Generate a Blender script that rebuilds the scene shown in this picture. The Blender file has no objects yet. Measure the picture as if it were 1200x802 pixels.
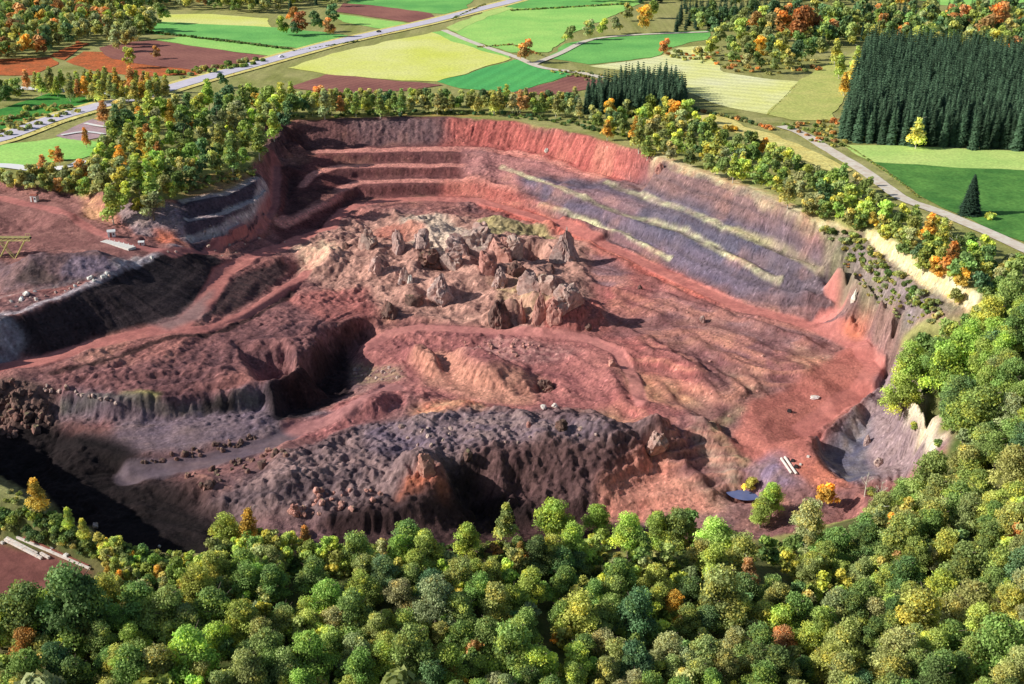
import bpy, math, random
import numpy as np
from mathutils import Vector, Matrix
from mathutils.geometry import delaunay_2d_cdt

rng = np.random.default_rng(7)
random.seed(7)
scene = bpy.context.scene
COL = scene.collection

# ------------------------------------------------------------------ camera
CAM_H = 160.0; FPX = 1400.0; CX, CY = 600.0, 401.0
TH = math.atan(591.0 / FPX)
ct, st = math.cos(TH), math.sin(TH)

def ray(px, py):
    u = np.asarray(px, float) - CX; v = CY - np.asarray(py, float)
    return u, FPX * ct + v * st, v * ct - FPX * st

def W(px, py, z):
    """point of the horizontal level z seen along a direction"""
    x, y, dz = ray(px, py)
    t = (z - CAM_H) / dz
    return x * t, y * t

cam = bpy.data.cameras.new('camera'); cam_o = bpy.data.objects.new('camera', cam); COL.objects.link(cam_o)
cam.sensor_fit = 'HORIZONTAL'; cam.sensor_width = 36.0; cam.lens = 36.0 * FPX / 1200.0
cam.clip_start = 1.0; cam.clip_end = 20000.0
cam_o.location = (0, 0, CAM_H); cam_o.rotation_euler = (math.pi / 2 - TH, 0, 0)
scene.camera = cam_o

# ------------------------------------------------------------------ light
SUN_EL, SUN_AZ = math.radians(31), math.radians(7)      # azimuth of travel, from +X towards +Y
sd = Vector((math.cos(SUN_AZ) * math.cos(SUN_EL), math.sin(SUN_AZ) * math.cos(SUN_EL), -math.sin(SUN_EL)))
sl = bpy.data.lights.new('sun', 'SUN'); sl.energy = 5.0; sl.angle = math.radians(0.5); sl.color = (1.0, 0.95, 0.88)
so = bpy.data.objects.new('sun', sl); COL.objects.link(so); so.rotation_euler = sd.to_track_quat('-Z', 'Y').to_euler()
so.location = (-200, 0, 300)
w = bpy.data.worlds.new('World'); scene.world = w; w.use_nodes = True
nt = w.node_tree; bg = nt.nodes['Background']
sky = nt.nodes.new('ShaderNodeTexSky'); sky.sky_type = 'NISHITA'; sky.sun_disc = False
sky.sun_elevation = SUN_EL
sky.sun_rotation = math.atan2(-sd.x, -sd.y)
nt.links.new(sky.outputs[0], bg.inputs[0]); bg.inputs[1].default_value = 0.085
scene.view_settings.view_transform = 'Standard'; scene.view_settings.look = 'None'
scene.view_settings.exposure = 0
scene.cycles.max_bounces = 4; scene.cycles.diffuse_bounces = 2; scene.cycles.glossy_bounces = 2
scene.cycles.transmission_bounces = 2; scene.cycles.transparent_max_bounces = 4

# ------------------------------------------------------------------ helpers
def lin(c):
    c = np.asarray(c, float) / 255.0
    return np.where(c <= 0.04045, c / 12.92, ((c + 0.055) / 1.055) ** 2.4)
KC = 1.48
def alb(r, g, b, k=1.0):
    c = lin((r, g, b)) * KC * k
    if g > r and g > b: c = c * np.array([1.02, .96, .8])
    if r > g * 1.15 and b > g * .8:                       # scoria reds: keep them dusty
        y = c.mean(); c = c + (y - c) * .20; c = c * np.array([.92, .88, .80])
    return np.clip(c, 0.004, 0.8)

def _hash(ix, iy, seed):
    h = (ix.astype(np.int64) * 374761393 + iy.astype(np.int64) * 668265263 + seed * 974711) & 0xFFFFFFFF
    h = ((h ^ (h >> 13)) * 1274126177) & 0xFFFFFFFF
    h = h ^ (h >> 16)
    return (h & 0xFFFF).astype(np.float32) / 65535.0
def vnoise(x, y, seed=0):
    ix = np.floor(x); iy = np.floor(y); fx = (x - ix).astype(np.float32); fy = (y - iy).astype(np.float32)
    fx = fx * fx * (3 - 2 * fx); fy = fy * fy * (3 - 2 * fy)
    a = _hash(ix, iy, seed); b = _hash(ix + 1, iy, seed); c = _hash(ix, iy + 1, seed); d = _hash(ix + 1, iy + 1, seed)
    return (a + (b - a) * fx) * (1 - fy) + (c + (d - c) * fx) * fy
def fbm(x, y, scale, octv=4, seed=0, gain=0.5):
    s = 0; a = 1; tot = 0; f = 1.0 / scale
    for o in range(octv):
        ca, sa = math.cos(0.7 * o + seed), math.sin(0.7 * o + seed)
        s = s + a * vnoise((x * ca - y * sa) * f + 17.3 * o, (x * sa + y * ca) * f - 9.1 * o, seed * 31 + o); tot += a; a *= gain; f *= 2.03
    return s / tot
def ridged(x, y, scale, octv=4, seed=0, gain=0.5):
    s = 0; a = 1; tot = 0; f = 1.0 / scale
    for o in range(octv):
        ca, sa = math.cos(0.9 * o + seed), math.sin(0.9 * o + seed)
        n = vnoise((x * ca - y * sa) * f + 7.3 * o, (x * sa + y * ca) * f - 3.1 * o, seed * 57 + o)
        s = s + a * (1 - np.abs(2 * n - 1)); tot += a; a *= gain; f *= 2.07
    return s / tot

# ------------------------------------------------------------------ relief control lines: (px, py, level)
L = []
def line(*p): L.append(('p', list(p)))
# outer plateau behind the back rim
line((300,140,1),(335,137,1),(400,133,0),(470,131,0),(550,132,0),(600,135,0),(650,143,0),(700,155,0),(760,172,0),(800,186,0),(850,203,0),(900,222,0),(950,248,0),(1020,262,0),(1060,283,0),(1100,308,0),(1160,342,0),(1230,370,0))
line((335,146,0),(352,142,0),(400,140,0),(470,138,0),(550,139,0),(600,143,0),(650,151,0),(700,163,0),(760,181,0),(800,194,0),(850,212,0),(900,232,0),(935,250,-.5))
# first wall foot and bench
line((326,181,-11),(340,176,-11.5),(370,172,-12),(420,170,-12),(480,170,-12),(550,169,-12.5),(600,173,-13),(650,184,-14),(700,203,-16),(760,219,-16))
line((326,187,-11.5),(345,184,-12),(370,181,-12),(420,181,-12.5),(480,180,-13),(550,180,-13),(600,184,-14),(650,197,-15),(700,213,-17))
line((364,203,-17),(390,193,-17),(420,191,-17),(480,190,-17),(550,190,-17))
line((346,232,-19.5),(352,221,-19),(360,212,-18),(372,206,-17.5),(392,199,-17),(420,198,-17.5),(480,197,-18),(550,198,-18),(600,205,-19),(650,219,-20.5))
line((380,228,-22.3),(400,214,-22),(420,208,-22),(480,206,-22),(540,207,-22))
line((316,264,-22.8),(350,254,-22.5),(380,238,-22.5),(398,225,-22.5),(420,219,-23),(480,217,-23),(540,216,-23),(590,220,-23))
line((350,270,-27.5),(372,264,-28),(392,250,-28),(404,237,-28),(420,231,-28),(480,229,-28),(540,228,-28))
line((330,290,-27),(372,277,-27),(395,264,-27.5),(412,248,-28),(440,238,-28),(500,236,-28),(560,239,-28),(600,250,-29),(633,262,-30),(700,287,-33),(783,328,-35),(867,366,-36.3),(950,389,-37.3))
line((560,230,-28),(633,250,-30),(700,273,-33),(783,316,-35),(867,355,-36),(950,374,-37))
# banded right slope: treads
line((588,196,-18),(633,211,-18.7),(683,228,-20.5),(733,250,-22.5),(800,268,-21.5),(867,300,-24),(910,324,-26.5))
line((588,200,-18.4),(633,215,-19),(683,233,-21),(733,256,-23),(800,274,-22),(867,306,-24.3),(915,331,-27))
line((633,236,-25.7),(683,255,-27.5),(733,271,-29),(783,300,-32))
line((633,240,-26.2),(683,260,-28),(733,277,-29.5),(783,306,-32.5))
line((710,212,-16.6),(760,230,-16),(800,244,-14.5),(867,270,-16),(917,294,-17.5),(960,312,-19))
line((710,216,-17),(760,235,-16.5),(800,250,-15),(867,277,-16.5),(917,300,-18),(962,318,-20))
# right scrub shelf and cut bank
line((1018,266,0),(1060,290,0),(1100,316,0),(1146,345,0))
line((1015,283,-5.5),(1050,307,-6.5),(1095,340,-6.5),(1142,367,-6.5))
line((960,268,-5),(1000,290,-8),(1050,325,-9),(1095,365,-10))
line((978,298,-12),(1020,335,-15),(1060,375,-18))
line((975,328,-23.5),(992,345,-27),(988,362,-31),(965,377,-36))
line((1006,340,-22),(1032,368,-24),(1056,398,-25),(1052,425,-29))
line((992,374,-31),(1012,368,-28),(1033,385,-29),(1038,405,-31))
line((960,345,-28),(925,342,-29),(890,336,-30))
line((905,355,-34.3),(940,360,-34))
# red platform edge on the right and the grey basin
line((1000,394,-38),(1022,412,-38.5),(1035,432,-39.5),(1028,452,-41),(1000,475,-41.5),(965,500,-42),(950,518,-43),(955,538,-44),(985,562,-46),(1000,575,-46.5))
line((1018,402,-35),(1040,418,-35),(1044,434,-44),(1036,458,-46),(1006,482,-48),(974,506,-49),(960,520,-50),(965,537,-51),(994,557,-51.5))
line((1000,520,-51),(1030,550,-51),(1012,495,-49),(1050,540,-47),(1035,470,-44),(1048,450,-40))
line((1058,440,-28),(1064,462,-27),(1085,478,-24),(1098,495,-23),(1104,520,-23),(1097,545,-26),(1060,568,-36),(1020,580,-42))
line((1052,448,-38),(1058,475,-39),(1074,492,-38),(1084,510,-38),(1084,528,-39),(1060,550,-44))
# floor of the pit
for p in [(900,440,-41.5),(850,420,-41.5),(960,440,-40.5),(960,415,-39),(800,400,-41),(760,380,-39),(720,340,-37.5),(760,350,-38.5),(700,420,-40.5),
          (720,460,-43),(800,470,-45),(850,500,-46),(900,520,-45),(880,480,-44),(720,500,-46),(800,560,-53),(850,572,-54),(890,575,-54),
          (905,555,-48),(940,560,-47.5),(920,590,-52),(760,545,-52.5),(720,592,-56),(660,370,-38),(700,375,-38.5),(830,540,-50.5),(850,520,-48.5),
          (870,555,-52),(960,580,-49)]: line(p)
line((428,402,-41),(450,390,-39.5),(480,383,-38.5),(520,381,-38),(600,386,-38),(690,392,-38.5),(725,410,-39.8),(745,440,-42),(752,470,-43.5))
line((428,412,-42.5),(455,398,-41),(520,390,-38.6),(600,393,-38.6),(680,399,-39),(718,425,-40.8),(738,465,-43.6))
line((470,415,-42),(500,412,-42),(560,412,-41.4),(640,418,-41.6),(690,430,-42))
for p in [(480,450,-42.5),(560,440,-42.5),(640,470,-44),(690,480,-45),(520,470,-43),(580,475,-44)]: line(p)
# heap at the centre
for p in [(360,292,-29),(345,315,-31.5),(430,268,-29),(500,258,-28.5),(560,262,-30),(640,275,-33),(690,300,-35),(700,340,-38),(400,300,-28.5),(470,290,-27.5),
          (540,278,-28.5),(520,320,-32),(450,330,-33),(600,315,-31),(640,335,-34),(500,360,-36.5),(420,365,-36.5),(560,365,-36.8),(380,330,-33),(620,300,-33)]: line(p)
# front mound
line((250,590,-43),(330,560,-41.5),(400,525,-40.5),(450,505,-39.5),(520,490,-38.5),(600,486,-38),(680,493,-38.5),(740,502,-40),(772,512,-42.5))
line((330,612,-46.5),(400,606,-46.5),(460,602,-46.5),(500,588,-45.5),(522,560,-42.5),(545,530,-39.5),(587,526,-39.5),(613,529,-39.8),(640,512,-39),(667,514,-39.3),(717,512,-40.5),(750,515,-42),(776,520,-45))
line((560,606,-57),(620,608,-57),(680,602,-56.5),(715,590,-55.5),(745,565,-53),(785,540,-50))
line((400,630,-52),(500,618,-52),(600,622,-60),(700,612,-58),(800,600,-56.5),(860,592,-56))
# blue-grey road and shelf on the left
line((150,558,-44),(200,547,-43),(250,535,-42.5),(310,518,-42),(345,500,-42),(400,472,-42.5),(445,455,-42),(480,445,-42))
line((190,560,-44),(260,543,-43),(325,524,-42.3),(370,503,-42),(430,482,-42))
line((60,500,-38.5),(130,512,-39),(200,512,-39.3),(280,500,-39),(325,490,-39.5))
line((90,522,-40),(150,535,-40),(230,523,-40),(300,507,-40),(330,497,-40.5))
line((215,566,-43.5),(262,550,-41.5),(330,530,-40.8))
for p in [(240,605,-47),(200,590,-47),(150,565,-46),(60,530,-44),(0,505,-42),(-60,500,-42),(300,600,-46),(420,560,-43),(480,530,-40.8),(350,590,-45)]: line(p)
# left plateau, cliff lip, cliff foot
line((-80,462,-27),(-20,455,-27),(30,452,-27),(65,453,-28.5),(130,466,-29.5),(200,464,-31),(245,456,-32),(282,456,-32),(300,446,-32),(316,450,-32),(330,438,-31.5),(346,432,-31.5),(350,412,-31.7),(368,406,-32),(376,388,-32.5),(398,380,-33),(425,371,-35),(445,376,-37.5))
line((-60,500,-38),(0,500,-38),(40,496,-37.5),(70,480,-35.5),(130,489,-36.5),(200,488,-37.8),(260,483,-38.5),(305,476,-39.5))
line((325,470,-45),(375,450,-48),(402,424,-48),(426,400,-45))
line((340,484,-45),(400,464,-47),(414,434,-47.5))
for p in [(130,432,-27.5),(200,425,-28.5),(270,402,-30.5),(320,370,-32),(380,352,-33.5),(420,350,-35),(60,440,-26.5),(330,400,-31)]: line(p)
# haul roads on the left
line((-90,445,-25),(-20,438,-25),(50,427,-25),(110,410,-25.5),(180,393,-26),(240,387,-27.5),(290,367,-30),(336,337,-32),(362,322,-32.5))
line((-90,430,-25),(0,424,-25),(50,418,-25),(110,397,-25),(167,383,-25),(207,372,-25),(233,349,-25),(258,322,-25),(285,305,-25.5),(330,287,-27))
line((232,378,-26),(240,365,-25.5),(275,325,-26),(325,302,-27),(345,295,-28))
line((240,380,-27.5),(285,360,-30.5),(325,333,-32),(350,318,-32.5))
line((262,390,-30),(300,370,-32.5),(343,341,-34))
# scoria slope
line((-90,400,-11),(-20,385,-11),(20,368,-11),(67,352,-11),(110,332,-11),(150,310,-11.5),(190,293,-12),(207,290,-13))
line((-90,375,-11.5),(0,352,-11.5),(60,335,-11.5),(120,315,-11.5),(160,300,-11.5),(200,283,-12.5))
line((218,291,-15),(235,297,-19),(262,306,-24))
line((225,290,-19),(250,295,-24),(285,290,-25),(320,275,-25.5))
# yard
for p in [(-100,240,-9),(0,222,-7),(-80,220,-6),(60,235,-8),(90,262,-10),(30,300,-11.5),(0,330,-12),(100,290,-10.5),(150,295,-11),(190,285,-11.5),(-80,330,-12),(-150,300,-12),
          (0,262,-11),(40,262,-10),(130,275,-9.5)]: line(p)
line((-80,205,-1),(0,208,-2),(50,216,-4),(85,222,-5),(97,232,-6),(110,245,-7),(140,265,-9.5),(165,273,-10.5),(205,282,-14))
line((95,212,0),(115,222,-1),(135,232,-1),(165,238,-2),(200,244,-4),(215,243,-6))
line((100,200,1),(140,215,1),(170,222,1),(205,212,1),(250,205,1),(290,195,0),(318,165,0),(335,152,0))
line((-100,190,0),(0,190,0),(60,196,0))
# left benches
line((218,240,-4.5),(260,232,-4.5),(300,214,-4.5),(306,205,-4.5))
line((212,231,-3.5),(258,222,-3.5),(292,207,-3.5),(302,198,-3.5))
line((222,255.5,-9.9),(264,247.5,-9.9),(304,229.5,-9.9),(313,216,-9.9))
line((220,262,-10),(262,253.5,-10),(300,236,-10),(313,223,-10))
line((224,277.5,-15.3),(266,269,-15.4),(302,251,-15.4),(315,237,-15.5))
line((220,283,-15.5),(263,274.5,-15.6),(294,261,-15.7),(308,248,-16))
line((234,296,-20.8),(266,290,-21),(288,279,-21),(302,267,-20.8))
line((319,195,-11.5),(319,215,-14.3),(318,240,-18.2),(306,263,-21.3),(288,281,-22.6),(256,298,-22.6))
line((331,195,-12),(332,215,-14.8),(330,242,-18.8),(315,264,-21.8),(297,284,-23.6),(267,300,-23.4))
line((340,212,-19),(338,232,-20.5),(330,250,-21.5))
line((318,172,-6),(346,164,-5.5),(345,160,-5))
# near rim
line((-120,515,10),(-60,538,10),(0,564,10),(30,580,9),(60,600,8),(100,621,6),(150,640,3),(200,646,1),(245,646,0),(300,650,-1),(400,656,-3),(500,658,-5),(600,655,-8),(700,652,-14),(800,650,-22),(850,655,-28),(900,640,-34),(950,628,-38),(1000,612,-41),(1040,598,-40),(1075,585,-35))
# forest ground
line((-60,634,2.2),(0,634,2.2),(60,645,2),(112,668,1.6))
line((-60,712,1.8),(0,710,1.8),(60,698,1.6),(110,676,1.5))
line((-60,670,2),(0,670,2),(60,668,1.9))
for p in [(-100,700,0),(0,850,-3),(300,760,-2),(600,850,-8),(600,760,-9),(1000,850,-12),(850,760,-18),(1000,700,-26),(1100,700,-20),
          (1200,850,-8),(1200,700,-10),(1200,600,-10),(1130,600,-22),(1150,540,-14),(1200,500,-6),(1130,470,-13),(1200,420,-3),(1100,420,-14),(1150,390,-5),(1300,500,0),(1300,700,0),
          (1110,385,-7),(1080,400,-14),(700,740,-13),(-100,850,-2),(1350,850,-2)]: line(p)

pts = []
for _, p in L:
    for i in range(len(p)):
        x0, y0 = W(*p[i]); z0 = p[i][2]
        pts.append((x0, y0, z0))
        if i + 1 < len(p):
            x1, y1 = W(*p[i + 1]); z1 = p[i + 1][2]
            n = max(1, int(math.hypot(x1 - x0, y1 - y0) / (1.0 if -180 < x0 < -100 and 530 < y0 < 640 else 2.2)))
            for k in range(1, n): t = k / n; pts.append((x0 + (x1 - x0) * t, y0 + (y1 - y0) * t, z0 + (z1 - z0) * t))
# hidden foot of the near wall: offset into the pit from the near rim
nr = [p for p in L if p[1][0][0] == -120 and p[1][0][1] == 515][0][1]
nrw = [Vector((*W(*p), p[2])) for p in nr]
for i in range(len(nrw) - 1):
    a, b = nrw[i], nrw[i + 1]
    n = int((b - a).length / 3) + 1
    d = (b - a).normalized(); nn = Vector((-d.y, d.x, 0)).normalized()
    if nn.y < 0: nn = -nn
    for k in range(n):
        q = a.lerp(b, k / n); zf = np.interp(q.x, [-160, -80, -40, 40, 70, 110], [-46, -49, -56, -58, -54, -50])
        off = np.interp(q.x, [-160, -70, -40, 60, 100], [16, 18, 36, 34, 14])
        pts.append((q.x + nn.x * off, q.y + nn.y * off, min(zf, q.z - 3)))
        o2 = 5; pts.append((q.x - nn.x * o2, q.y - nn.y * o2, q.z))
# far anchors
for a in np.linspace(0, 2 * math.pi, 60, endpoint=False):
    for r in (700, 1500, 4000, 9000): pts.append((r * math.cos(a), 450 + r * math.sin(a), 0.0))
for X in np.arange(-600, 601, 60):
    for Y in (790, 850, 950, 1100): pts.append((X, Y, 0.0))
for Y in np.arange(100, 800, 50):
    for X in (-420, -500, 420, 500): pts.append((X, Y, 0.0))
for X in np.arange(-400, 401, 60): pts.append((X, 60, -3.0))
for X, Y in ((330, 400), (330, 500), (300, 600), (260, 680), (330, 700), (260, 300), (330, 300), (-330, 700), (-360, 600), (-260, 200), (260, 200)): pts.append((X, Y, 0.0))
P = np.array(pts)
key = np.round(P[:, :2] / 0.25).astype(int)
_, ui = np.unique(key, axis=0, return_index=True); P = P[ui]
res = delaunay_2d_cdt([Vector((float(a), float(b))) for a, b in P[:, :2]], [], [], 0, 1e-5)
dv = np.array([(v.x, v.y) for v in res[0]]); dz = np.array([P[o[0], 2] if o else 0 for o in res[3]]); tri = np.array(res[2])

def axis(fine0, fine1, step, lo, hi, grow=1.12):
    a = list(np.arange(fine0, fine1 + 1e-6, step))
    s = step; x = a[-1]
    while x < hi: s = min(s * grow, 300); x += s; a.append(x)
    s = step; x = a[0]; b = []
    while x > lo: s = min(s * grow, 300); x -= s; b.append(x)
    return np.array(b[::-1] + a)
gx = axis(-290, 250, 0.62, -5000, 5000); gy = axis(190, 765, 0.68, 40, 9000)
NX, NY = len(gx), len(gy)
XX, YY = np.meshgrid(gx, gy, indexing='ij')
H = np.zeros((NX, NY))
for t in tri:
    a, b, c = dv[t[0]], dv[t[1]], dv[t[2]]
    i0 = np.searchsorted(gx, min(a[0], b[0], c[0])); i1 = np.searchsorted(gx, max(a[0], b[0], c[0]), 'right')
    j0 = np.searchsorted(gy, min(a[1], b[1], c[1])); j1 = np.searchsorted(gy, max(a[1], b[1], c[1]), 'right')
    if i1 <= i0 or j1 <= j0: continue
    x = gx[i0:i1, None]; y = gy[None, j0:j1]
    den = (b[1] - c[1]) * (a[0] - c[0]) + (c[0] - b[0]) * (a[1] - c[1])
    if abs(den) < 1e-9: continue
    l0 = ((b[1] - c[1]) * (x - c[0]) + (c[0] - b[0]) * (y - c[1])) / den
    l1 = ((c[1] - a[1]) * (x - c[0]) + (a[0] - c[0]) * (y - c[1])) / den
    l2 = 1 - l0 - l1
    m = (l0 >= -1e-6) & (l1 >= -1e-6) & (l2 >= -1e-6)
    zz = l0 * dz[t[0]] + l1 * dz[t[1]] + l2 * dz[t[2]]
    sub = H[i0:i1, j0:j1]; sub[m] = zz[m]

def blur(A, r, n=2):
    for _ in range(n):
        for ax in (0, 1):
            pad = [(0, 0), (0, 0)]; pad[ax] = (r + 1, r)
            c = np.cumsum(np.pad(A, pad, mode='edge'), axis=ax)
            A = (c[2 * r + 1:] - c[:-2 * r - 1]) / (2 * r + 1) if ax == 0 else (c[:, 2 * r + 1:] - c[:, :-2 * r - 1]) / (2 * r + 1)
    return A
H0 = H.copy(); H = blur(H, 1, 2)
kb = np.clip(1 - np.maximum(np.abs(XX + 147) / 30, np.abs(YY - 578) / 40), 0, .25) * 4; H = H * (1 - kb) + H0 * kb

def samp(A, x, y):
    i = np.clip(np.searchsorted(gx, x) - 1, 0, NX - 2); j = np.clip(np.searchsorted(gy, y) - 1, 0, NY - 2)
    fx = np.clip((x - gx[i]) / (gx[i + 1] - gx[i]), 0, 1); fy = np.clip((y - gy[j]) / (gy[j + 1] - gy[j]), 0, 1)
    return A[i, j] * (1 - fx) * (1 - fy) + A[i + 1, j] * fx * (1 - fy) + A[i, j + 1] * (1 - fx) * fy + A[i + 1, j + 1] * fx * fy

def hit(px, py, lift=0.0):
    """where the line of sight meets the relief (raised by lift)"""
    px = np.atleast_1d(np.asarray(px, float)); py = np.atleast_1d(np.asarray(py, float))
    dx, dy, dzz = ray(px, py)
    t0 = (6 + lift - CAM_H) / dzz; t1 = (-65 + lift - CAM_H) / dzz
    n = 160; found = np.zeros(len(px), bool); T = t1.copy(); prev = t0.copy()
    for k in range(1, n + 1):
        t = t0 + (t1 - t0) * k / n
        below = (CAM_H + dzz * t) < samp(H, dx * t, dy * t) + lift
        new = below & ~found
        if new.any():
            a = prev.copy(); b = t.copy()
            for _ in range(8):
                m = (a + b) / 2; bl = (CAM_H + dzz * m) < samp(H, dx * m, dy * m) + lift
                b = np.where(bl, m, b); a = np.where(bl, a, m)
            T = np.where(new, b, T)
        found |= below; prev = t
    X, Y = dx * T, dy * T
    return X, Y, samp(H, X, Y)

def pip(poly, x, y):
    inside = np.zeros(x.shape, bool); n = len(poly)
    for i in range(n):
        x0, y0 = poly[i]; x1, y1 = poly[(i + 1) % n]
        if y0 == y1: continue
        c = ((y0 > y) != (y1 > y)) & (x < (x1 - x0) * (y - y0) / (y1 - y0) + x0)
        inside ^= c
    return inside
WX = (fbm(XX, YY, 9, 3, 3) - .5); WY = (fbm(XX, YY, 9, 3, 4) - .5)
WX2 = (fbm(XX, YY, 2.2, 2, 5) - .5); WY2 = (fbm(XX, YY, 2.2, 2, 6) - .5)
def polymask(ppx, soft=2, warp=3.0):
    q = np.array(ppx, float); X, Y, _ = hit(q[:, 0], q[:, 1])
    poly = list(zip(X, Y)); M = np.zeros(XX.shape, np.float32)
    i0, i1 = np.searchsorted(gx, [X.min() - 6, X.max() + 6]); j0, j1 = np.searchsorted(gy, [Y.min() - 6, Y.max() + 6])
    s = np.s_[i0:i1, j0:j1]
    M[s] = pip(poly, XX[s] + warp * (1.6 * WX[s] + .8 * WX2[s]), YY[s] + warp * (1.6 * WY[s] + .8 * WY2[s]))
    if soft:
        i0 = max(0, i0 - 12); i1 += 12; j0 = max(0, j0 - 12); j1 += 12
        M[i0:i1, j0:j1] = blur(M[i0:i1, j0:j1], soft, 2)
    return M
def linedist(ppx, warp=0.0, maxd=30):
    q = np.array(ppx, float); X, Y, _ = hit(q[:, 0], q[:, 1])
    D = np.full(XX.shape, 1e3, np.float32)
    i0, i1 = np.searchsorted(gx, [X.min() - maxd, X.max() + maxd]); j0, j1 = np.searchsorted(gy, [Y.min() - maxd, Y.max() + maxd])
    s = np.s_[i0:i1, j0:j1]; x = XX[s] + warp * WX[s]; y = YY[s] + warp * WY[s]; d = D[s]
    for k in range(len(X) - 1):
        ax, ay, bx, by = X[k], Y[k], X[k + 1], Y[k + 1]
        L2 = (bx - ax) ** 2 + (by - ay) ** 2 + 1e-9
        t = np.clip(((x - ax) * (bx - ax) + (y - ay) * (by - ay)) / L2, 0, 1)
        d = np.minimum(d, np.hypot(x - ax - t * (bx - ax), y - ay - t * (by - ay)))
    D[s] = d
    return D
def stroke(ppx, wid, soft=0.6, warp=2.0):
    return np.clip((wid / 2 - linedist(ppx, warp)) / soft + .5, 0, 1)

# ---- bumps: (px,py, radius x m, radius y m, rotation deg, height, exponent)
bumps = [
 (38,325,12,12,0,9.0,1.0),(92,316,15,12,0,7.5,1.0),(120,312,9,6,0,2.5,1.2),(42,298,9,5,0,2.5,1.2),
 (18,262,12,9,0,-5,1.6),(70,262,9,8,10,3.0,1.3),
 (661,374,12,10,0,13,1.1),(585,372,6,5,0,7,1.0),(604,372,4,4.5,0,7,1.2),(625,362,5,5,0,7,1.2),
 (618,294,10,9,0,-10,2.2),(588,296,3.5,9,0,7,1.6),(598,306,8,3.5,0,3,1.6),(600,268,12,4,-6,4,1.6),(640,268,6,5,-30,3.5,1.6),
 (500,272,14,10,0,5,1.7),(540,290,8,8,0,4,1.5),(560,330,14,9,20,4.5,1.5),(620,335,11,12,-30,6,1.6),(590,352,8,5,0,3,1.4),
 (430,290,12,8,0,4,1.5),(470,315,9,8,0,3,1.4),(400,310,12,7,0,3,1.5),(405,262,7,5,0,3,1.3),(440,252,10,4,0,3.5,1.4),(390,300,8,4,0,2.5,1.4),
 (435,366,8,4.5,10,5,1.2),(525,345,6,6,0,4,1.2),(480,345,5,6,0,3,1.2),
 (497,425,3.8,13,32,7,1.7),(580,440,14,8,-35,6.5,1.5),(550,425,10,7,-30,5,1.5),(560,445,8,5,-40,3.5,1.5),
 (640,452,5,5,0,-4,1.4),(441,478,11,6,35,6,1.3),(415,490,10,5,30,3,1.4),(490,470,8,5,0,2.5,1.4),(545,478,10,5,0,2.5,1.5),
 (497,562,9,8,0,6,1.15),(480,555,9,5,10,4,1.3),(548,568,9,7,0,-9,1.8),(612,560,6,5,0,-5,1.5),(360,565,12,6,20,3,1.4),
 (300,590,9,6,20,3,1.2),(190,575,10,5,0,3,1.3),(235,570,8,5,0,3.5,1.2),
 (720,445,12,7,-30,2.5,1.5),(700,505,13,6,-35,3.5,1.5),(760,420,14,6,-40,2.2,1.6),(800,430,20,6,-45,3,1.6),(760,480,18,5,-45,2.5,1.6),(830,455,20,5,-50,2.5,1.6),
 (870,430,18,5,-50,2.5,1.6),(920,430,16,6,-50,2.5,1.6),(820,500,13,4,-55,3.2,1.4),(850,535,12,4,-60,3.5,1.4),(780,525,14,6,-50,3.5,1.5),(700,560,10,7,-45,3,1.4),(873,577,6,5,-30,-5.5,1.6),
 (1003,385,7,6,0,4,1.3),(1022,392,5,5,0,2.5,1.3),(770,510,6,5,0,4,1.3),(940,355,9,4,-20,3,1.3),
 (1030,510,8,14,-20,4,1.4),(1045,530,6,7,0,3,1.3),(750,345,14,4,-20,1.6,1.5),(700,320,10,5,-20,2.2,1.5),
 (320,305,10,4,30,2.5,1.3),(300,420,14,5,35,2.0,1.4),(230,435,16,6,10,1.5,1.5),(350,385,10,5,30,2.2,1.4),
]
b = np.array([(q[0], q[1]) for q in bumps], float); bX, bY, _ = hit(b[:, 0], b[:, 1])
for (q, x0, y0) in zip(bumps, bX, bY):
    _, _, rx, ry, rot, h, e = q
    R = max(rx, ry) * 2.2
    i0, i1 = np.searchsorted(gx, [x0 - R, x0 + R]); j0, j1 = np.searchsorted(gy, [y0 - R, y0 + R]); s = np.s_[i0:i1, j0:j1]
    c, sn = math.cos(math.radians(rot)), math.sin(math.radians(rot))
    dx = XX[s] - x0 + 3.0 * WX[s] * min(1, R / 20) * 2 + 1.5 * WX2[s]; dy = YY[s] - y0 + 6.0 * WY[s] * min(1, R / 20) + 1.5 * WY2[s]
    d = np.hypot((dx * c + dy * sn) / rx, (-dx * sn + dy * c) / ry)
    k = np.clip(1 - (d / 1.55), 0, 1) if e < 1.25 else np.exp(-np.power(d / 1.0, 2 * e - .6) * .9)
    H[s] += h * k

# ------------------------------------------------------------------ masks
PIT = polymask([(300,150),(350,142),(470,138),(550,139),(600,143),(650,151),(700,163),(760,181),(800,194),(850,212),(900,230),(940,250),(965,266),(1010,272),(1060,300),
                (1100,332),(1148,362),(1100,372),(1056,395),(1052,430),(1070,462),(1098,488),(1108,520),(1098,550),(1040,585),(950,618),(850,638),(700,645),(500,650),(300,645),(245,642),
                (150,640),(100,619),(60,598),(0,562),(-100,520),(-200,500),(-250,215),(0,212),(50,219),(85,226),(95,232),(130,226),(165,236),(215,236),(250,222),(285,208),(305,190),(315,165)], 1, 2.0)
RED_YARD = polymask([(-60,632),(0,636),(60,648),(112,672),(80,690),(40,700),(0,712),(-60,720)], 1, 1.0)
slopeX = np.gradient(H, gx, axis=0); slopeY = np.gradient(H, gy, axis=1)
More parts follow.
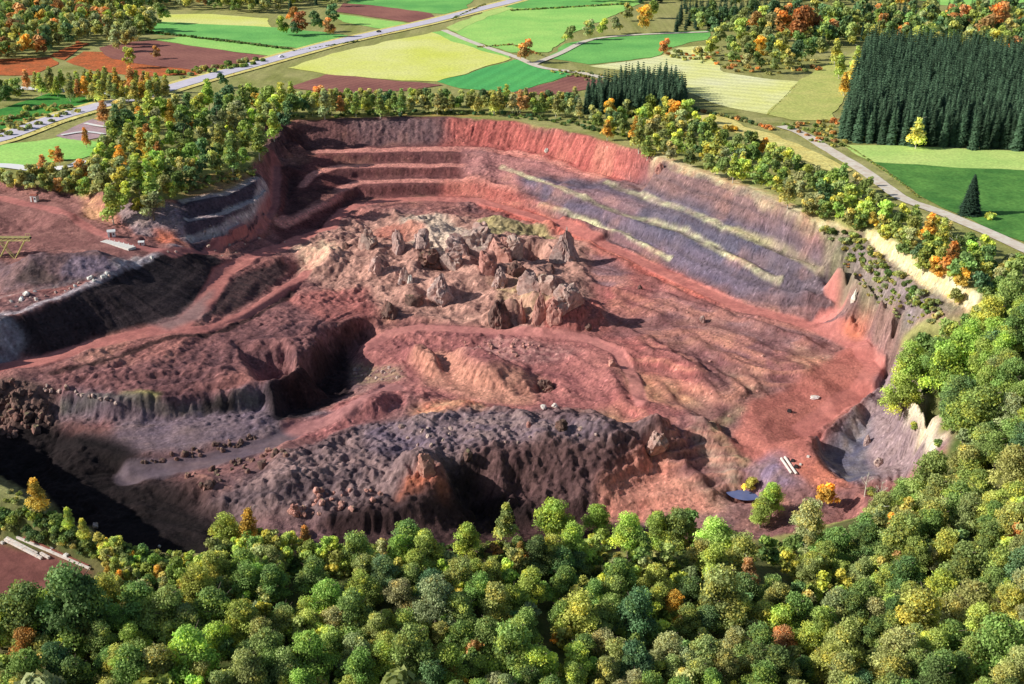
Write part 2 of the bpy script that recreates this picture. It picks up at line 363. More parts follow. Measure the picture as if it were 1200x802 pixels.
# flow direction advection
Hs = blur(H, 3, 2); SX = np.gradient(Hs, gx, axis=0); SY = np.gradient(Hs, gy, axis=1)
SL = np.hypot(SX, SY)
fi0, fi1 = np.searchsorted(gx, [-289, 249]); fj0, fj1 = np.searchsorted(gy, [191, 764]); FS = np.s_[fi0:fi1, fj0:fj1]
def fsamp(A, x, y):   # fast uniform sampling in the fine window
    u = np.clip((x - gx[fi0]) / 0.62, 0, fi1 - fi0 - 1.01); v = np.clip((y - gy[fj0]) / 0.68, 0, fj1 - fj0 - 1.01)
    return A[fi0 + (u + .5).astype(np.int32), fj0 + (v + .5).astype(np.int32)]
def lic(noise, perp, steps, h):
    x = XX[FS].copy(); y = YY[FS].copy(); acc = noise[FS].copy(); n = 1
    for sgn in (1, -1):
        x = XX[FS].copy(); y = YY[FS].copy()
        for _ in range(steps):
            gxv = fsamp(SX, x, y); gyv = fsamp(SY, x, y); m = np.hypot(gxv, gyv) + 1e-3
            if perp: x = x - sgn * h * gyv / m; y = y + sgn * h * gxv / m
            else: x = x + sgn * h * gxv / m; y = y + sgn * h * gyv / m
            acc += fsamp(noise, x, y); n += 1
    out = np.full(XX.shape, .5, np.float32); a = acc / n
    out[FS] = .5 + (a - a.mean()) / (a.std() * 5)
    return np.clip(out, 0, 1)
wn = fbm(XX, YY, 1.7, 2, 11); wn2 = fbm(XX, YY, 2.6, 2, 12)
RILL = lic(wn, False, 7, .9)
CONT = lic(wn2, True, 10, 1.1)
N40 = fbm(XX, YY, 38, 4, 21); N12 = fbm(XX, YY, 12, 4, 22); N4 = fbm(XX, YY, 4, 3, 23); N1 = fbm(XX, YY, 1.6, 2, 24)
RG = ridged(XX, YY, 7, 4, 25)
SMOOTH = np.zeros(XX.shape, np.float32)       # where the surface is graded smooth
ROADS = [([(-60,437),(0,431),(50,423),(110,404),(180,388),(215,378),(236,360),(262,320),(300,300),(345,283),(385,268),(405,246),(440,236),(500,233),(560,235),(633,256),(700,280),(783,322),(867,360),(950,381),(1000,400),(1025,430),(1015,452),(985,470),(940,505)], 8.5),
         ([(180,390),(240,386),(290,366),(336,335),(362,320)], 5.5),
         ([(323,190),(323,215),(321,241),(305,260),(276,280),(240,297),(200,297),(150,288),(110,270),(60,245),(0,232)], 5.5),
         ([(150,556),(200,549),(255,538),(318,520),(352,502),(410,475),(460,455)], 9),
         ([(428,406),(455,392),(490,384),(520,385),(600,389),(685,395),(725,415),(745,445),(752,470)], 6),
         ([(975,330),(988,345),(985,362),(960,376)], 6)]
RM = [stroke(r, wd, 1.2, 1.0) for r, wd in ROADS]
for r in RM: SMOOTH = np.maximum(SMOOTH, r)
PLAT = polymask([(880,470),(940,440),(1000,400),(1030,432),(1020,455),(960,500),(948,520),(955,540),(980,560),(930,560),(900,545),(850,520)], 2, 2)
SMOOTH = np.maximum(SMOOTH, PLAT * .85)
SMOOTH = np.maximum(SMOOTH, polymask([(0,228),(70,235),(110,262),(180,290),(150,300),(60,290),(0,275)], 2, 1) * .8)
SMOOTH = np.maximum(SMOOTH, polymask([(80,500),(200,505),(290,495),(290,510),(150,535),(70,525)], 2, 1) * .6)
BLU = polymask([(960,525),(1000,500),(1020,520),(1030,555),(1000,562),(970,540)], 1, 1)
SMOOTH = np.maximum(SMOOTH, BLU * .8)
steep = np.clip((SL - .35) / .6, 0, 1)
HEAP = polymask([(345,290),(400,262),(470,250),(540,255),(600,258),(690,285),(690,330),(715,385),(640,392),(560,380),(470,372),(440,372),(400,345),(350,320)], 4, 3)
ROUGH = polymask([(240,600),(330,535),(420,498),(560,482),(700,486),(780,512),(760,560),(710,600),(600,610),(400,615)], 3, 3)
BEN = polymask([(205,222),(300,196),(350,160),(560,166),(560,236),(410,240),(320,290),(215,292)], 3, 0)
A = PIT * (1 - SMOOTH) * (1 - .62 * BEN)
mid = np.clip(1 - steep * 1.0, 0, 1)
N2 = ridged(XX, YY, 2.6, 3, 41)
VAR = np.clip((fbm(XX, YY, 24, 3, 45) - .5) * 3.2 + .75, .15, 1.5)
SCO = np.maximum(polymask([(20,366),(67,352),(150,310),(207,288),(262,306),(258,322),(233,352),(207,374),(110,400),(50,421),(0,424)], 3, 1), polymask([(235,374),(245,362),(275,327),(325,303),(340,312),(325,332),(285,358)], 2, 1))
SCO = np.maximum(SCO, polymask([(5,298),(60,294),(150,300),(140,325),(60,340),(5,348)], 3, 1))
RIL2 = lic(fbm(XX, YY, 1.1, 2, 61), False, 12, 1.0)
ROUGH_ = polymask([(240,600),(330,535),(420,498),(560,482),(700,486),(780,512),(760,560),(710,600),(600,615),(400,620)], 3, 3)
GSL = polymask([(575,192),(700,205),(770,186),(850,208),(940,250),(968,300),(990,340),(940,375),(867,360),(783,322),(700,278),(633,252)], 6, 3)
RZ = polymask([(640,285),(700,292),(783,330),(867,368),(950,386),(1000,400),(1010,440),(950,470),(880,560),(800,590),(700,560),(690,480),(745,470),(725,412),(640,400)], 6, 3)
Hb = blur(H, 11, 2); SX = np.gradient(Hb, gx, axis=0); SY = np.gradient(Hb, gy, axis=1)
CON2 = lic(fbm(XX, YY, 4.2, 3, 63), True, 26, 1.4); SX = np.gradient(Hs, gx, axis=0); SY = np.gradient(Hs, gy, axis=1)
FLT = 1 - .6 * ROUGH_
CALM = (1 - .75 * SCO) * (1 - .45 * steep) * (1 - .65 * GSL) * (1 - .62 * RZ)
H += A * (CON2 - .5) * (1.8 * mid + .6) * (1 - .15 * RZ) * (1 - HEAP)
PH = (blur(H, 4, 2) + (N12 - .5) * 1.6 + (N40 - .5) * 5)
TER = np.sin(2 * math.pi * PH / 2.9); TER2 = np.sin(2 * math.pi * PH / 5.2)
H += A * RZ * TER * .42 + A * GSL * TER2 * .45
LINES = np.zeros(XX.shape, np.float32)
for pl_, w_, hh_ in (([(690,335),(760,352),(850,388),(930,418),(968,440)], 4, 1.3), ([(660,310),(720,345),(800,390),(870,436),(905,470),(895,495)], 5, 1.6), ([(700,372),(760,396),(820,440),(846,475),(838,498)], 4, 1.5),
                ([(690,402),(735,420),(790,470),(812,502)], 4, 1.4), ([(750,398),(830,430),(885,470),(880,490)], 4, 1.3), ([(640,330),(700,362),(740,390),(775,430)], 4, 1.2), ([(780,345),(860,372),(930,395),(985,412),(1012,432)], 3.5, 1.2),
                ([(820,500),(845,530),(868,556)], 4, 1.6), ([(770,500),(800,540),(840,580)], 5, 1.8), ([(470,395),(560,400),(650,408),(715,440),(735,478)], 4, 1.0), ([(430,425),(520,418),(600,428),(690,440)], 4, 1.0),
                ([(420,385),(440,370),(520,368),(640,378)], 4, .8), ([(90,445),(200,437),(280,415),(350,375)], 5, 1.0), ([(140,455),(240,445),(320,415),(380,365)], 4, .9), ([(230,300),(280,306),(330,296)], 3, .8),
                ([(560,242),(640,268),(700,293),(783,336),(867,374),(945,396)], 3, 1.3), ([(700,398),(729,411),(745,438),(753,470)], 3, 1.8)):
    d_ = linedist(pl_, 1.5); k_ = np.exp(-(d_ / (w_ * .5)) ** 2); LINES = np.maximum(LINES, k_ * np.clip(N12 * 2.4 - .3, .2, 1)); H += A * k_ * hh_ * .6 * np.clip(N12 * 2.4 - .3, .3, 1.2)
H += A * ((1 - .7 * GSL) * FLT * ((RILL - .5) * (-2.8) * steep + (RIL2 - .5) * (-1.8) * steep) + CALM * VAR * ((N4 - .5) * 1.2 + (N1 - .5) * .9 + (N2 - .6) * .55) + (N12 - .5) * 3.4 * mid * (1 - .8 * SCO) * (1 - .55 * RZ))
H += A * steep * (RG - .55) * 1.5 * (1 - .8 * SCO) * (1 - .8 * GSL)
H += HEAP * ((ridged(XX, YY, 21, 4, 33, .45) - .5) * 6.5 + (ridged(XX, YY, 4.5, 3, 31) - .5) * 1.5)
H += ROUGH * ((ridged(XX, YY, 17, 4, 34) - .55) * 4.5 + (ridged(XX + .6 * H, YY, 8, 5, 35, .62) - .5) * 2.3 + (N1 - .5) * 1.5 + (_hash(np.arange(NX)[:, None] * np.ones((1, NY)), np.ones((NX, 1)) * np.arange(NY)[None, :], 5) - .5) * .35 + (ridged(XX, YY, 3.0, 3, 32) - .5) * .8)
CRN = polymask([(925,340),(960,345),(1000,365),(1045,380),(1050,410),(1030,415),(1000,392),(950,370)], 3, 3)
H += CRN * ((ridged(XX, YY, 9, 4, 71) - .5) * 5 + (RG - .5) * 2) * (1 - RM[0]) * (1 - RM[5])
H += PIT * SMOOTH * ((N4 - .5) * .25 + (CONT - .5) * .25)
H += (1 - PIT) * np.clip(1 - np.hypot(XX, YY - 450) / 900, 0, 1) * (N12 - .5) * 1.0
H += (1 - PIT) * (1 - RED_YARD) * 0

# ------------------------------------------------------------------ colour painting
C = np.zeros(XX.shape + (3,), np.float32)
def mixc(c1, c2, t): return c1[None, None, :] * (1 - t[..., None]) + c2[None, None, :] * t[..., None]
def paint(M, c1, c2=None, t=None, op=1.0):
    M = (M * op)[..., None]
    c1 = alb(*c1); c2 = alb(*c2) if c2 else c1
    if t is None: t = N4
    t = np.clip((t - .5) * 2.2 + .5, 0, 1)
    global C
    C = C * (1 - M) + mixc(c1, c2, t) * M
ones = np.ones(XX.shape, np.float32)
paint(ones, (120,128,76), (146,144,92), N12)                                  # ground outside: scrubby grass
fore = polymask([(-100,570),(0,590),(120,650),(300,660),(600,675),(850,640),(1040,590),(1100,550),(1110,500),(1060,440),(1060,400),(1150,372),(1260,380),(1300,900),(-200,900)], 2, 2)
paint(fore, (66,82,44), (98,96,60), N4)
nd = (N4 * .5 + N12 * .5)
mixn = np.clip(.25 * RILL + .2 * CON2 + .3 * N4 + .25 * N12 + .02, 0, 1)
mixc_ = np.clip(.35 * CONT + .3 * CON2 + .2 * N4 + .15 * N12, 0, 1)
nd = np.clip(.3 * CONT + .35 * CON2 + .2 * N12 + .15 * N4 + .0, 0, 1); nd = np.clip((nd - .5) * 2.0 + .5, 0, 1)
paint(PIT, (112,70,72), (166,106,100), nd)                                       # general mauve red scoria
def reg(poly, c1, c2, t=None, soft=3, warp=4, op=1.0): paint(polymask(poly, soft, warp), c1, c2, t, op)
# back wall and benches
reg([(318,175),(340,140),(480,136),(545,138),(545,232),(420,236),(395,262),(330,290),(318,240)], (78,44,48), (124,68,68), mixn)  # back faces turned from the sun: their shade is mixed into this purple-brown
reg([(520,138),(600,142),(700,162),(775,186),(790,208),(760,222),(700,206),(640,186),(560,172),(510,172)], (140,62,62), (184,98,90), mixn)
reg([(350,142),(400,138),(525,137),(520,170),(360,174)], (84,58,64), (118,76,76), mixn)  # upper back wall, likewise coloured as shaded
for l_, wd in (([(324,184),(345,180),(370,177),(420,176),(480,175),(550,175),(600,179),(650,191),(700,209)], 9), ([(354,218),(364,207),(392,196),(420,195),(480,194),(550,194),(600,202)], 6),
               ([(330,262),(350,252),(380,235),(398,223),(420,214),(480,212),(540,212),(600,222)], 7)):
    paint(stroke(l_, wd, 1.5), (190,116,108), (212,138,126), mixc_)
reg([(540,172),(640,190),(700,210),(760,225),(800,240),(760,250),(680,228),(600,215),(545,205)], (150,96,100), (176,118,116), mixc_)
reg([(520,210),(600,222),(680,262),(700,270),(633,250),(560,232),(520,232)], (168,84,78), (186,104,92), mixc_)
reg([(300,168),(335,148),(352,150),(372,176),(352,204),(350,225),(372,215),(400,222),(380,236),(345,252),(334,262),(332,200),(318,196)], (50,32,36), (74,48,52), N4, 2, 2, .75)  # shadow of the back-left corner, painted into the ground colour
reg([(335,290),(372,266),(400,236),(418,234),(404,250),(385,272),(345,288)], (60,36,38), (84,52,52), N4, 2, 1, .6)  # lower end of the same painted corner shadow
# grey banded slope
gs = [(600,205),(700,213),(770,190),(800,196),(850,213),(900,234),(940,254),(965,300),(990,335),(975,345),(930,350),(870,350),(800,322),(740,285),(660,250)]
reg(gs, (72,68,84), (112,100,112), mixc_, 3, 4)
reg([(690,212),(770,190),(850,213),(940,254),(960,290),(900,270),(800,235),(730,220)], (112,80,80), (146,112,106), mixc_, 3, 4, .85)
reg([(745,225),(830,246),(930,300),(965,322),(985,345),(930,345),(880,318),(800,285),(740,262)], (58,60,76), (92,90,104), mixc_, 3, 3, .9)
reg([(700,222),(760,240),(735,256),(683,236),(640,222)], (140,104,112), (120,96,108), mixc_, 3, 3, .9)
reg([(640,245),(700,258),(770,300),(800,318),(780,316),(700,272),(640,250)], (88,70,82), (128,92,98), mixc_, 2, 3, .8)
for l_, wd in (([(588,197),(633,213),(683,230),(733,253),(800,271),(867,303),(912,328)], 5.0), ([(633,238),(683,257),(733,274),(785,303)], 3.6), ([(710,214),(760,232),(800,247),(867,273),(917,297),(962,316)], 4.5)):
    paint(stroke(l_, wd * .85, 1.7, 2.2) * np.clip(N12 * 2.6 - .45, 0, 1), (206,198,150), (170,156,130), N4, .9)
paint(stroke([(860,268),(917,295),(962,316)], 4, 2), (186,178,104), (190,176,120), N4, .35)
paint(stroke([(770,183),(800,193),(850,210),(900,230),(940,250),(965,266),(985,275)], 7, 3, 5), (214,186,146), (176,146,110), N4, .85)
# red lower path and slopes beyond
reg([(560,231),(633,250),(700,273),(783,316),(867,356),(960,378),(960,392),(867,372),(783,334),(700,296),(633,268),(560,242)], (186,86,76), (204,106,90), mixc_, 2, 2)
reg([(640,275),(700,300),(783,335),(867,372),(950,392),(1000,400),(1030,432),(960,500),(940,560),(880,575),(800,600),(720,600),(760,520),(690,490),(650,420),(690,395),(690,340)], (150,78,80), (182,106,100), mixn, 4, 5)
reg([(690,295),(740,318),(730,335),(690,330)], (112,96,112), (140,110,118), mixc_, 3, 4, .8)
reg([(760,330),(850,368),(940,392),(930,410),(850,395),(770,362)], (150,100,108), (176,120,118), mixn, 3, 5, .8)
for pl in ([(640,440),(600,430),(570,425),(545,440),(560,470),(600,478),(640,470)], [(690,420),(760,440),(790,480),(740,455)], [(760,440),(830,465),(850,490),(800,480)], [(845,430),(900,450),(905,475),(860,455)],
           [(930,400),(985,425),(990,450),(960,455),(935,425)], [(660,480),(720,478),(760,500),(700,498)], [(770,500),(800,520),(790,560),(760,530)], [(690,560),(760,540),(850,590),(830,605),(720,600)],
           [(810,505),(825,500),(860,550),(840,555)], [(800,560),(860,575),(850,600),(790,590)]):
    reg(pl, (216,134,104), (234,164,124), mixn, 4, 4, .85)  # orange earth patches, brightened as painted highlights of the lit slopes
reg([(780,470),(870,480),(900,500),(850,530),(810,500)], (150,104,100), (172,130,116), mixn, 3, 4, .8)
paint(stroke([(905,485),(870,478),(840,495),(838,510),(870,540)], 5, 3, 5), (206,190,130), (190,170,110), N4, .7)
paint(stroke([(815,505),(825,525),(850,550),(862,560)], 5, 3, 4), (232,190,160), (214,160,130), N4, .8)
PUR_ = np.clip((fbm(XX, YY, 45, 4, 81) - .5) * 4 + .3, 0, 1) * PIT * (1 - .8 * BEN); paint(PUR_, (92,78,90), (122,102,108), N4, .6)
TAN_ = np.clip((fbm(XX, YY, 16, 4, 82) - .56) * 6, 0, 1) * np.clip(CON2 * 2 - .5, 0, 1) * PIT; paint(TAN_, (212,150,122), (190,128,106), N4, .4 + .35 * RZ)  # tan patches placed by noise, painted as sunlit highlights
paint(RZ * PIT * np.clip(TER * 1.4 - .2, 0, 1), (210,140,114), (186,118,104), N4, .5)  # terrace crests: lit stripes painted over the relief
paint(RZ * PIT * np.clip(-TER * 1.4 - .3, 0, 1), (104,64,66), (130,84,84), N4, .5)  # terrace troughs: shaded stripes painted over the relief
paint(GSL * PIT * np.clip(-TER2 * 1.4 - .3, 0, 1), (66,58,64), (84,74,78), N4, .5)  # painted shade stripes between the grey terraces
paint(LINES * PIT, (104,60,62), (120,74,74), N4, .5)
paint(PLAT, (156,84,78), (184,108,96), mixc_, .95)
reg([(870,550),(915,530),(930,552),(950,568),(900,580)], (128,106,116), (116,104,124), N4, 3, 2, .9)
reg([(930,548),(975,545),(1000,570),(960,575)], (172,98,82), (190,118,92), N4, 2, 2, .7)
# centre heap
paint(HEAP, (116,82,78), (186,140,126), RG * .5 + N4 * .5, .95)
reg([(470,255),(520,250),(545,270),(560,300),(510,300),(480,285)], (170,154,134), (196,176,156), RG, 3, 3, .9)
reg([(560,258),(640,262),(655,280),(620,276),(565,276)], (156,146,100), (128,122,88), N4, 1, 2, .85)
reg([(575,325),(640,325),(650,350),(600,355)], (160,146,104), (176,136,116), N4, 2, 3, .7)
reg([(345,290),(390,280),(400,300),(360,320)], (220,180,150), (206,150,130), N4, 3, 3, .9)
reg([(440,268),(500,262),(500,276),(440,280)], (182,106,86), (160,92,80), N4, 2, 3, .75)
reg([(630,370),(700,350),(715,388),(640,392)], (172,92,84), (150,84,80), N4, 2, 2, .9)
# mid floor
reg([(410,400),(520,384),(700,394),(745,450),(700,480),(600,480),(470,460),(420,430)], (138,80,84), (168,102,100), nd, 4, 4, .9)
reg([(575,395),(690,410),(650,425),(540,415)], (132,84,90), (176,130,126), N1, 3, 3, .7)
reg([(410,425),(470,430),(480,450),(410,448)], (150,130,104), (110,84,84), N1, 2, 2, .8)
reg([(480,418),(520,410),(560,430),(640,440),(620,475),(560,470),(530,460),(500,450)], (178,118,100), (200,144,120), mixn, 3, 3, .8)
reg([(400,470),(460,455),(480,470),(420,500),(330,520)], (170,98,100), (150,88,92), mixc_, 3, 3, .8)
reg([(480,478),(540,465),(580,478),(560,495),(490,500)], (196,156,120), (190,120,92), N4, 3, 3, .75)
# front mound
paint(ROUGH, (82,66,76), (124,100,104), nd, .92)
reg([(545,528),(590,522),(720,505),(775,516),(745,598),(560,612),(535,570)], (70,48,52), (108,78,78), mixn, 3, 4, .88)
reg([(245,600),(330,540),(420,505),(540,500),(540,560),(520,606),(400,612),(300,612)], (98,82,90), (146,120,122), nd, 4, 4, .85)
reg([(420,500),(560,484),(700,490),(720,508),(560,520),(440,530)], (98,86,98), (132,112,116), nd, 3, 3, .9)
reg([(380,600),(560,598),(700,592),(715,606),(690,665),(380,665)], (48,34,38), (72,52,54), N4, 3, 3, .9)  # black shadow along the mound's front foot, painted on
reg([(520,545),(550,535),(590,590),(640,600),(560,625),(530,600)], (30,24,27), (44,34,37), N4, 2, 2, .85)  # shadow inside the mound's hollow, painted near black
reg([(462,585),(480,558),(500,545),(522,556),(526,585)], (186,112,84), (140,84,72), N4, 2, 2, .85)
reg([(700,560),(770,525),(800,560),(850,600),(700,608)], (196,116,100), (214,140,120), mixn, 3, 4, .85)
# left part
reg([(60,440),(200,420),(330,345),(430,348),(425,372),(398,380),(340,435),(200,468),(65,456)], (92,62,70), (138,90,92), nd, 4, 4, .95)
reg([(330,345),(430,335),(440,370),(380,378)], (176,100,94), (150,86,84), nd, 3, 3, .8)
reg([(140,458),(190,460),(185,466),(140,464)], (150,150,80), (130,126,76), N4, 1, 2, .8)
reg([(65,460),(200,474),(330,452),(420,470),(300,520),(150,540),(40,520)], (94,84,98), (122,106,112), mixc_, 3, 3, .92)
reg([(60,490),(130,495),(130,515),(60,510)], (130,80,76), (110,76,78), N4, 3, 3, .8)
reg([(65,470),(200,474),(310,460),(308,476),(200,488),(70,484)], (104,100,90), (74,70,72), RILL, 1, 1, .85)
reg([(-100,440),(30,446),(66,456),(70,500),(-100,512)], (86,70,68), (120,92,84), N1, 2, 2, .9)
reg([(-100,490),(30,492),(130,512),(240,566),(262,610),(250,650),(100,620),(-100,560)], (34,27,30), (54,42,46), nd, 4, 3, .92)  # shadow cast by the near rim, painted onto the pit floor
reg([(-100,478),(30,484),(70,500),(130,514),(160,538),(135,560),(200,575),(252,612),(258,650),(100,622),(-100,560)], (17,14,16), (30,25,28), nd, 3, 2, .9)  # darker core of the painted rim shadow
reg([(306,458),(345,436),(372,402),(400,382),(426,374),(426,396),(408,404),(412,460),(345,500),(318,494),(310,470)], (20,15,18), (34,26,30), nd, 2, 1, .9)  # cliff shadow over face and floor, painted as near-black colour
reg([(236,466),(275,460),(276,482),(238,486)], (30,24,27), (44,36,38), nd, 1, 1, .85)  # left end of the painted cliff shadow
for q_ in ([(60,437),(120,422),(180,402),(240,393),(262,388)], [(262,389),(300,371),(343,343)]): paint(stroke(q_, 3.2, 1.2, 2), (34,24,27), (52,36,38), N4, .85)  # painted strips of shade under the lower road's scarp
paint(stroke(ROADS[3][0], 9, 2), (88,78,88), (106,92,100), mixc_, .9)
paint(stroke([(352,502),(410,475),(470,452)], 12, 4), (158,100,102), (170,108,106), mixc_, .8)
# scoria slope, ridge and yard
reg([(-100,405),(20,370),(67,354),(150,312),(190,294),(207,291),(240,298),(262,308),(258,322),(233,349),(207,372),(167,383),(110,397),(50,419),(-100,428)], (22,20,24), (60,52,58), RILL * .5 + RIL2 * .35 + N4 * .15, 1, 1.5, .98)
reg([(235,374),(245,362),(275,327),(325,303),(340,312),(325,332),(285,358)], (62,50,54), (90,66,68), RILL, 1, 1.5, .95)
paint(stroke([(-60,392),(20,366),(67,349),(110,330),(150,309),(190,292),(210,288)], 4, 2, 3), (176,170,172), (130,122,126), N1, .85)
paint(stroke([(-60,366),(0,348),(60,334),(120,317),(160,301)], 3, 2, 3), (190,182,180), (150,130,130), N1, .6)
reg([(-30,385),(15,375),(28,395),(22,418),(-30,428)], (150,150,156), (110,104,110), N1, 2, 2, .9)
reg([(-250,220),(0,218),(90,232),(130,262),(205,284),(200,298),(150,300),(60,334),(0,348),(-250,420)], (122,78,78), (150,102,98), nd, 2, 3, .95)
reg([(-20,302),(60,300),(150,298),(110,325),(0,345)], (96,80,92), (120,96,100), N4, 2, 3, .85)
reg([(15,328),(35,305),(72,328),(40,335)], (78,66,68), (98,80,78), N4, 1, 1, .9)
reg([(70,322),(85,300),(125,302),(140,318),(100,325)], (104,92,106), (120,106,116), N4, 1, 1, .9)
reg([(95,226),(120,232),(140,262),(100,255)], (206,150,110), (160,110,90), N4, 2, 3, .7)
reg([(130,236),(205,240),(222,246),(225,288),(160,274)], (118,104,116), (150,130,128), mixn, 1, 1.5, .95)
reg([(205,234),(260,226),(300,206),(314,212),(314,250),(285,282),(225,292)], (56,50,58), (80,70,78), mixn, 1, 1, .95)  # bench faces away from the sun, their shade painted into the dark grey
for l_, wd in (([(215,236),(260,228),(300,209)], 5), ([(221,259),(263,250.5),(302,233),(313,220)], 4.4), ([(222,280.5),(264,272),(298,256),(311,243)], 4.4)):
    paint(stroke(l_, wd, 1.2, .3), (170,160,154), (146,130,132), N4, .95)
reg([(205,212),(270,200),(304,206),(260,226),(215,234)], (120,96,70), (150,124,76), N4, 2, 2, .9)
reg([(180,268),(205,272),(215,290),(185,286)], (206,110,76), (180,96,80), N4, 2, 2, .8)
# roads
cols = [((176,100,96), (192,116,108)), ((166,96,94), (182,110,104)), ((160,92,92), (178,108,104)), None, ((172,104,104), (188,120,114)), ((190,110,106), (206,126,116))]
for m, c in zip(RM, cols):
    if c: paint(m, c[0], c[1], mixc_, .85)
reg([(170,378),(207,372),(233,352),(250,335),(240,372),(200,388)], (120,104,108), (136,112,114), mixc_, 2, 2, .8)
for off in (-1.6, 1.6):
    pass
# right: scrub shelf, pale bank, basin
reg([(960,268),(1015,276),(1050,302),(1095,335),(1142,362),(1100,372),(1056,398),(1040,385),(1000,345),(970,312)], (100,100,76), (136,122,108), N12 * .5 + N4 * .5, 2, 4, .95)
reg([(985,285),(1010,290),(1060,330),(1110,370),(1070,380),(1030,335)], (130,116,126), (110,100,100), N4, 3, 4, .75)
reg([(975,345),(1000,345),(1050,380),(1060,400),(1045,430),(1020,395),(1000,392)], (112,86,88), (142,112,106), N4 * .5 + RG * .5, 2, 3, .95)
reg([(985,375),(1010,370),(1020,385),(1000,398)], (196,120,90), (180,96,80), N4, 2, 2, .8)
paint(polymask([(1016,268),(1060,291),(1100,317),(1149,346),(1145,368),(1095,343),(1050,310),(1014,284)], 1, 1.2), (232,206,160), (206,170,120), N1, .95)
reg([(1040,440),(1060,440),(1100,490),(1108,530),(1060,560),(1000,565),(962,540),(960,520),(1000,485)], (112,98,104), (140,122,120), mixn, 2, 3, .95)
reg([(960,520),(985,515),(1000,480),(1020,490),(1015,530),(1030,556),(1000,566),(968,545)], (78,80,98), (112,108,112), N4, 2, 2, .9)
reg([(1060,456),(1075,462),(1098,488),(1106,520),(1090,530),(1078,500),(1062,478)], (236,214,178), (206,176,140), mixn, 1, 2, .95)
reg([(1000,482),(1010,476),(1020,500),(1000,530),(985,520)], (116,116,124), (156,134,124), N4, 1, 2, .6)
# dark crease at platform edge comes from relief; red yard at lower left
paint(RED_YARD, (110,62,60), (140,84,80), N12, .98)
paint(stroke([(-40,547),(0,565),(30,581),(60,601),(100,622),(150,643),(200,654),(245,657)], 4.5, 2, 1), (120,116,70), (150,136,90), N4, .9)
paint(stroke([(330,141),(400,137),(470,134),(560,136)], 6, 3, 3), (170,140,80), (130,120,60), N4, .7)
# pale dry-grass bank behind the right belt of trees is a field below
hs_ = _hash(np.arange(NX)[:, None] * np.ones((1, NY)), np.ones((NX, 1)) * np.arange(NY)[None, :], 77)
spk = 1 + (np.where(hs_ > .965, .55, 0) - np.where(hs_ < .06, .4, 0) + (hs_ - .5) * .25) * (.25 + .75 * (1 - SMOOTH) * PIT) * (PIT > .3)
global_lum = ((.82 + .36 * N1) * spk)[..., None]
C = C * global_lum

# ------------------------------------------------------------------ materials
MATS = {}
def new_mat(name):
    m = bpy.data.materials.new(name); m.use_nodes = True; n = m.node_tree; b = n.nodes['Principled BSDF']
    b.inputs['Roughness'].default_value = .95; b.inputs['Specular IOR Level'].default_value = .15
    MATS[name] = m; return m, n, b
def mixnode(n, mode, a, bb, fac=1.0):
    x = n.nodes.new('ShaderNodeMix'); x.data_type = 'RGBA'; x.blend_type = mode; x.inputs[0].default_value = fac if not hasattr(fac, 'links') else 0
    if hasattr(fac, 'links'): n.links.new(fac, x.inputs[0])
    for i, q in ((6, a), (7, bb)):
        if hasattr(q, 'links'): n.links.new(q, x.inputs[i])
        else: x.inputs[i].default_value = (*q, 1)
    return x.outputs[2]
def noise(n, scale, det=3, rough=.6, vec=None):
    t = n.nodes.new('ShaderNodeTexNoise'); t.inputs['Scale'].default_value = scale; t.inputs['Detail'].default_value = det; t.inputs['Roughness'].default_value = rough
    if vec is not None: n.links.new(vec, t.inputs['Vector'])
    return t
def ramp(n, src, stops):
    r = n.nodes.new('ShaderNodeValToRGB'); n.links.new(src, r.inputs[0]); e = r.color_ramp.elements
    while len(e) < len(stops): e.new(.5)
    for k, (p, c) in zip(e, stops): k.position = p; k.color = (*c, 1)
    return r.outputs[0]
def gpos(n):
    g = n.nodes.new('ShaderNodeNewGeometry'); return g.outputs['Position']

def terrain_mat(name, bump=.5, contrast=.5):
    m, n, b = new_mat(name)
    at = n.nodes.new('ShaderNodeAttribute'); at.attribute_name = 'Col'
    p = gpos(n)
    n1 = noise(n, .9, 6, .7, p); n2 = noise(n, .22, 4, .6, p)
    lo, hi = 1 - contrast, 1 + contrast
    r1 = ramp(n, n1.outputs[0], [(.3, (lo, lo, lo)), (.7, (hi, hi, hi))])
    r2 = ramp(n, n2.outputs[0], [(.3, (.86, .82, .84)), (.7, (1.14, 1.12, 1.1))])
    c = mixnode(n, 'MULTIPLY', at.outputs[0], r1); c = mixnode(n, 'MULTIPLY', c, r2)
    vo = n.nodes.new('ShaderNodeTexVoronoi'); vo.inputs['Scale'].default_value = .8; n.links.new(p, vo.inputs['Vector'])
    st_ = ramp(n, vo.outputs['Distance'], [(.0, (1.5, 1.5, 1.5)), (.22, (1, 1, 1))])
    c = mixnode(n, 'MULTIPLY', c, st_, .5)
    n.links.new(c, b.inputs['Base Color'])
    bm = n.nodes.new('ShaderNodeBump'); bm.inputs['Strength'].default_value = bump; bm.inputs['Distance'].default_value = .6
    n.links.new(n1.outputs[0], bm.inputs['Height']); n.links.new(bm.outputs[0], b.inputs['Normal'])
    return m
M_PIT = terrain_mat('scoria', .8, .34); M_ROAD = terrain_mat('compacted_track', .3, .14); M_GROUND = terrain_mat('earth_and_grass', .6, .3)

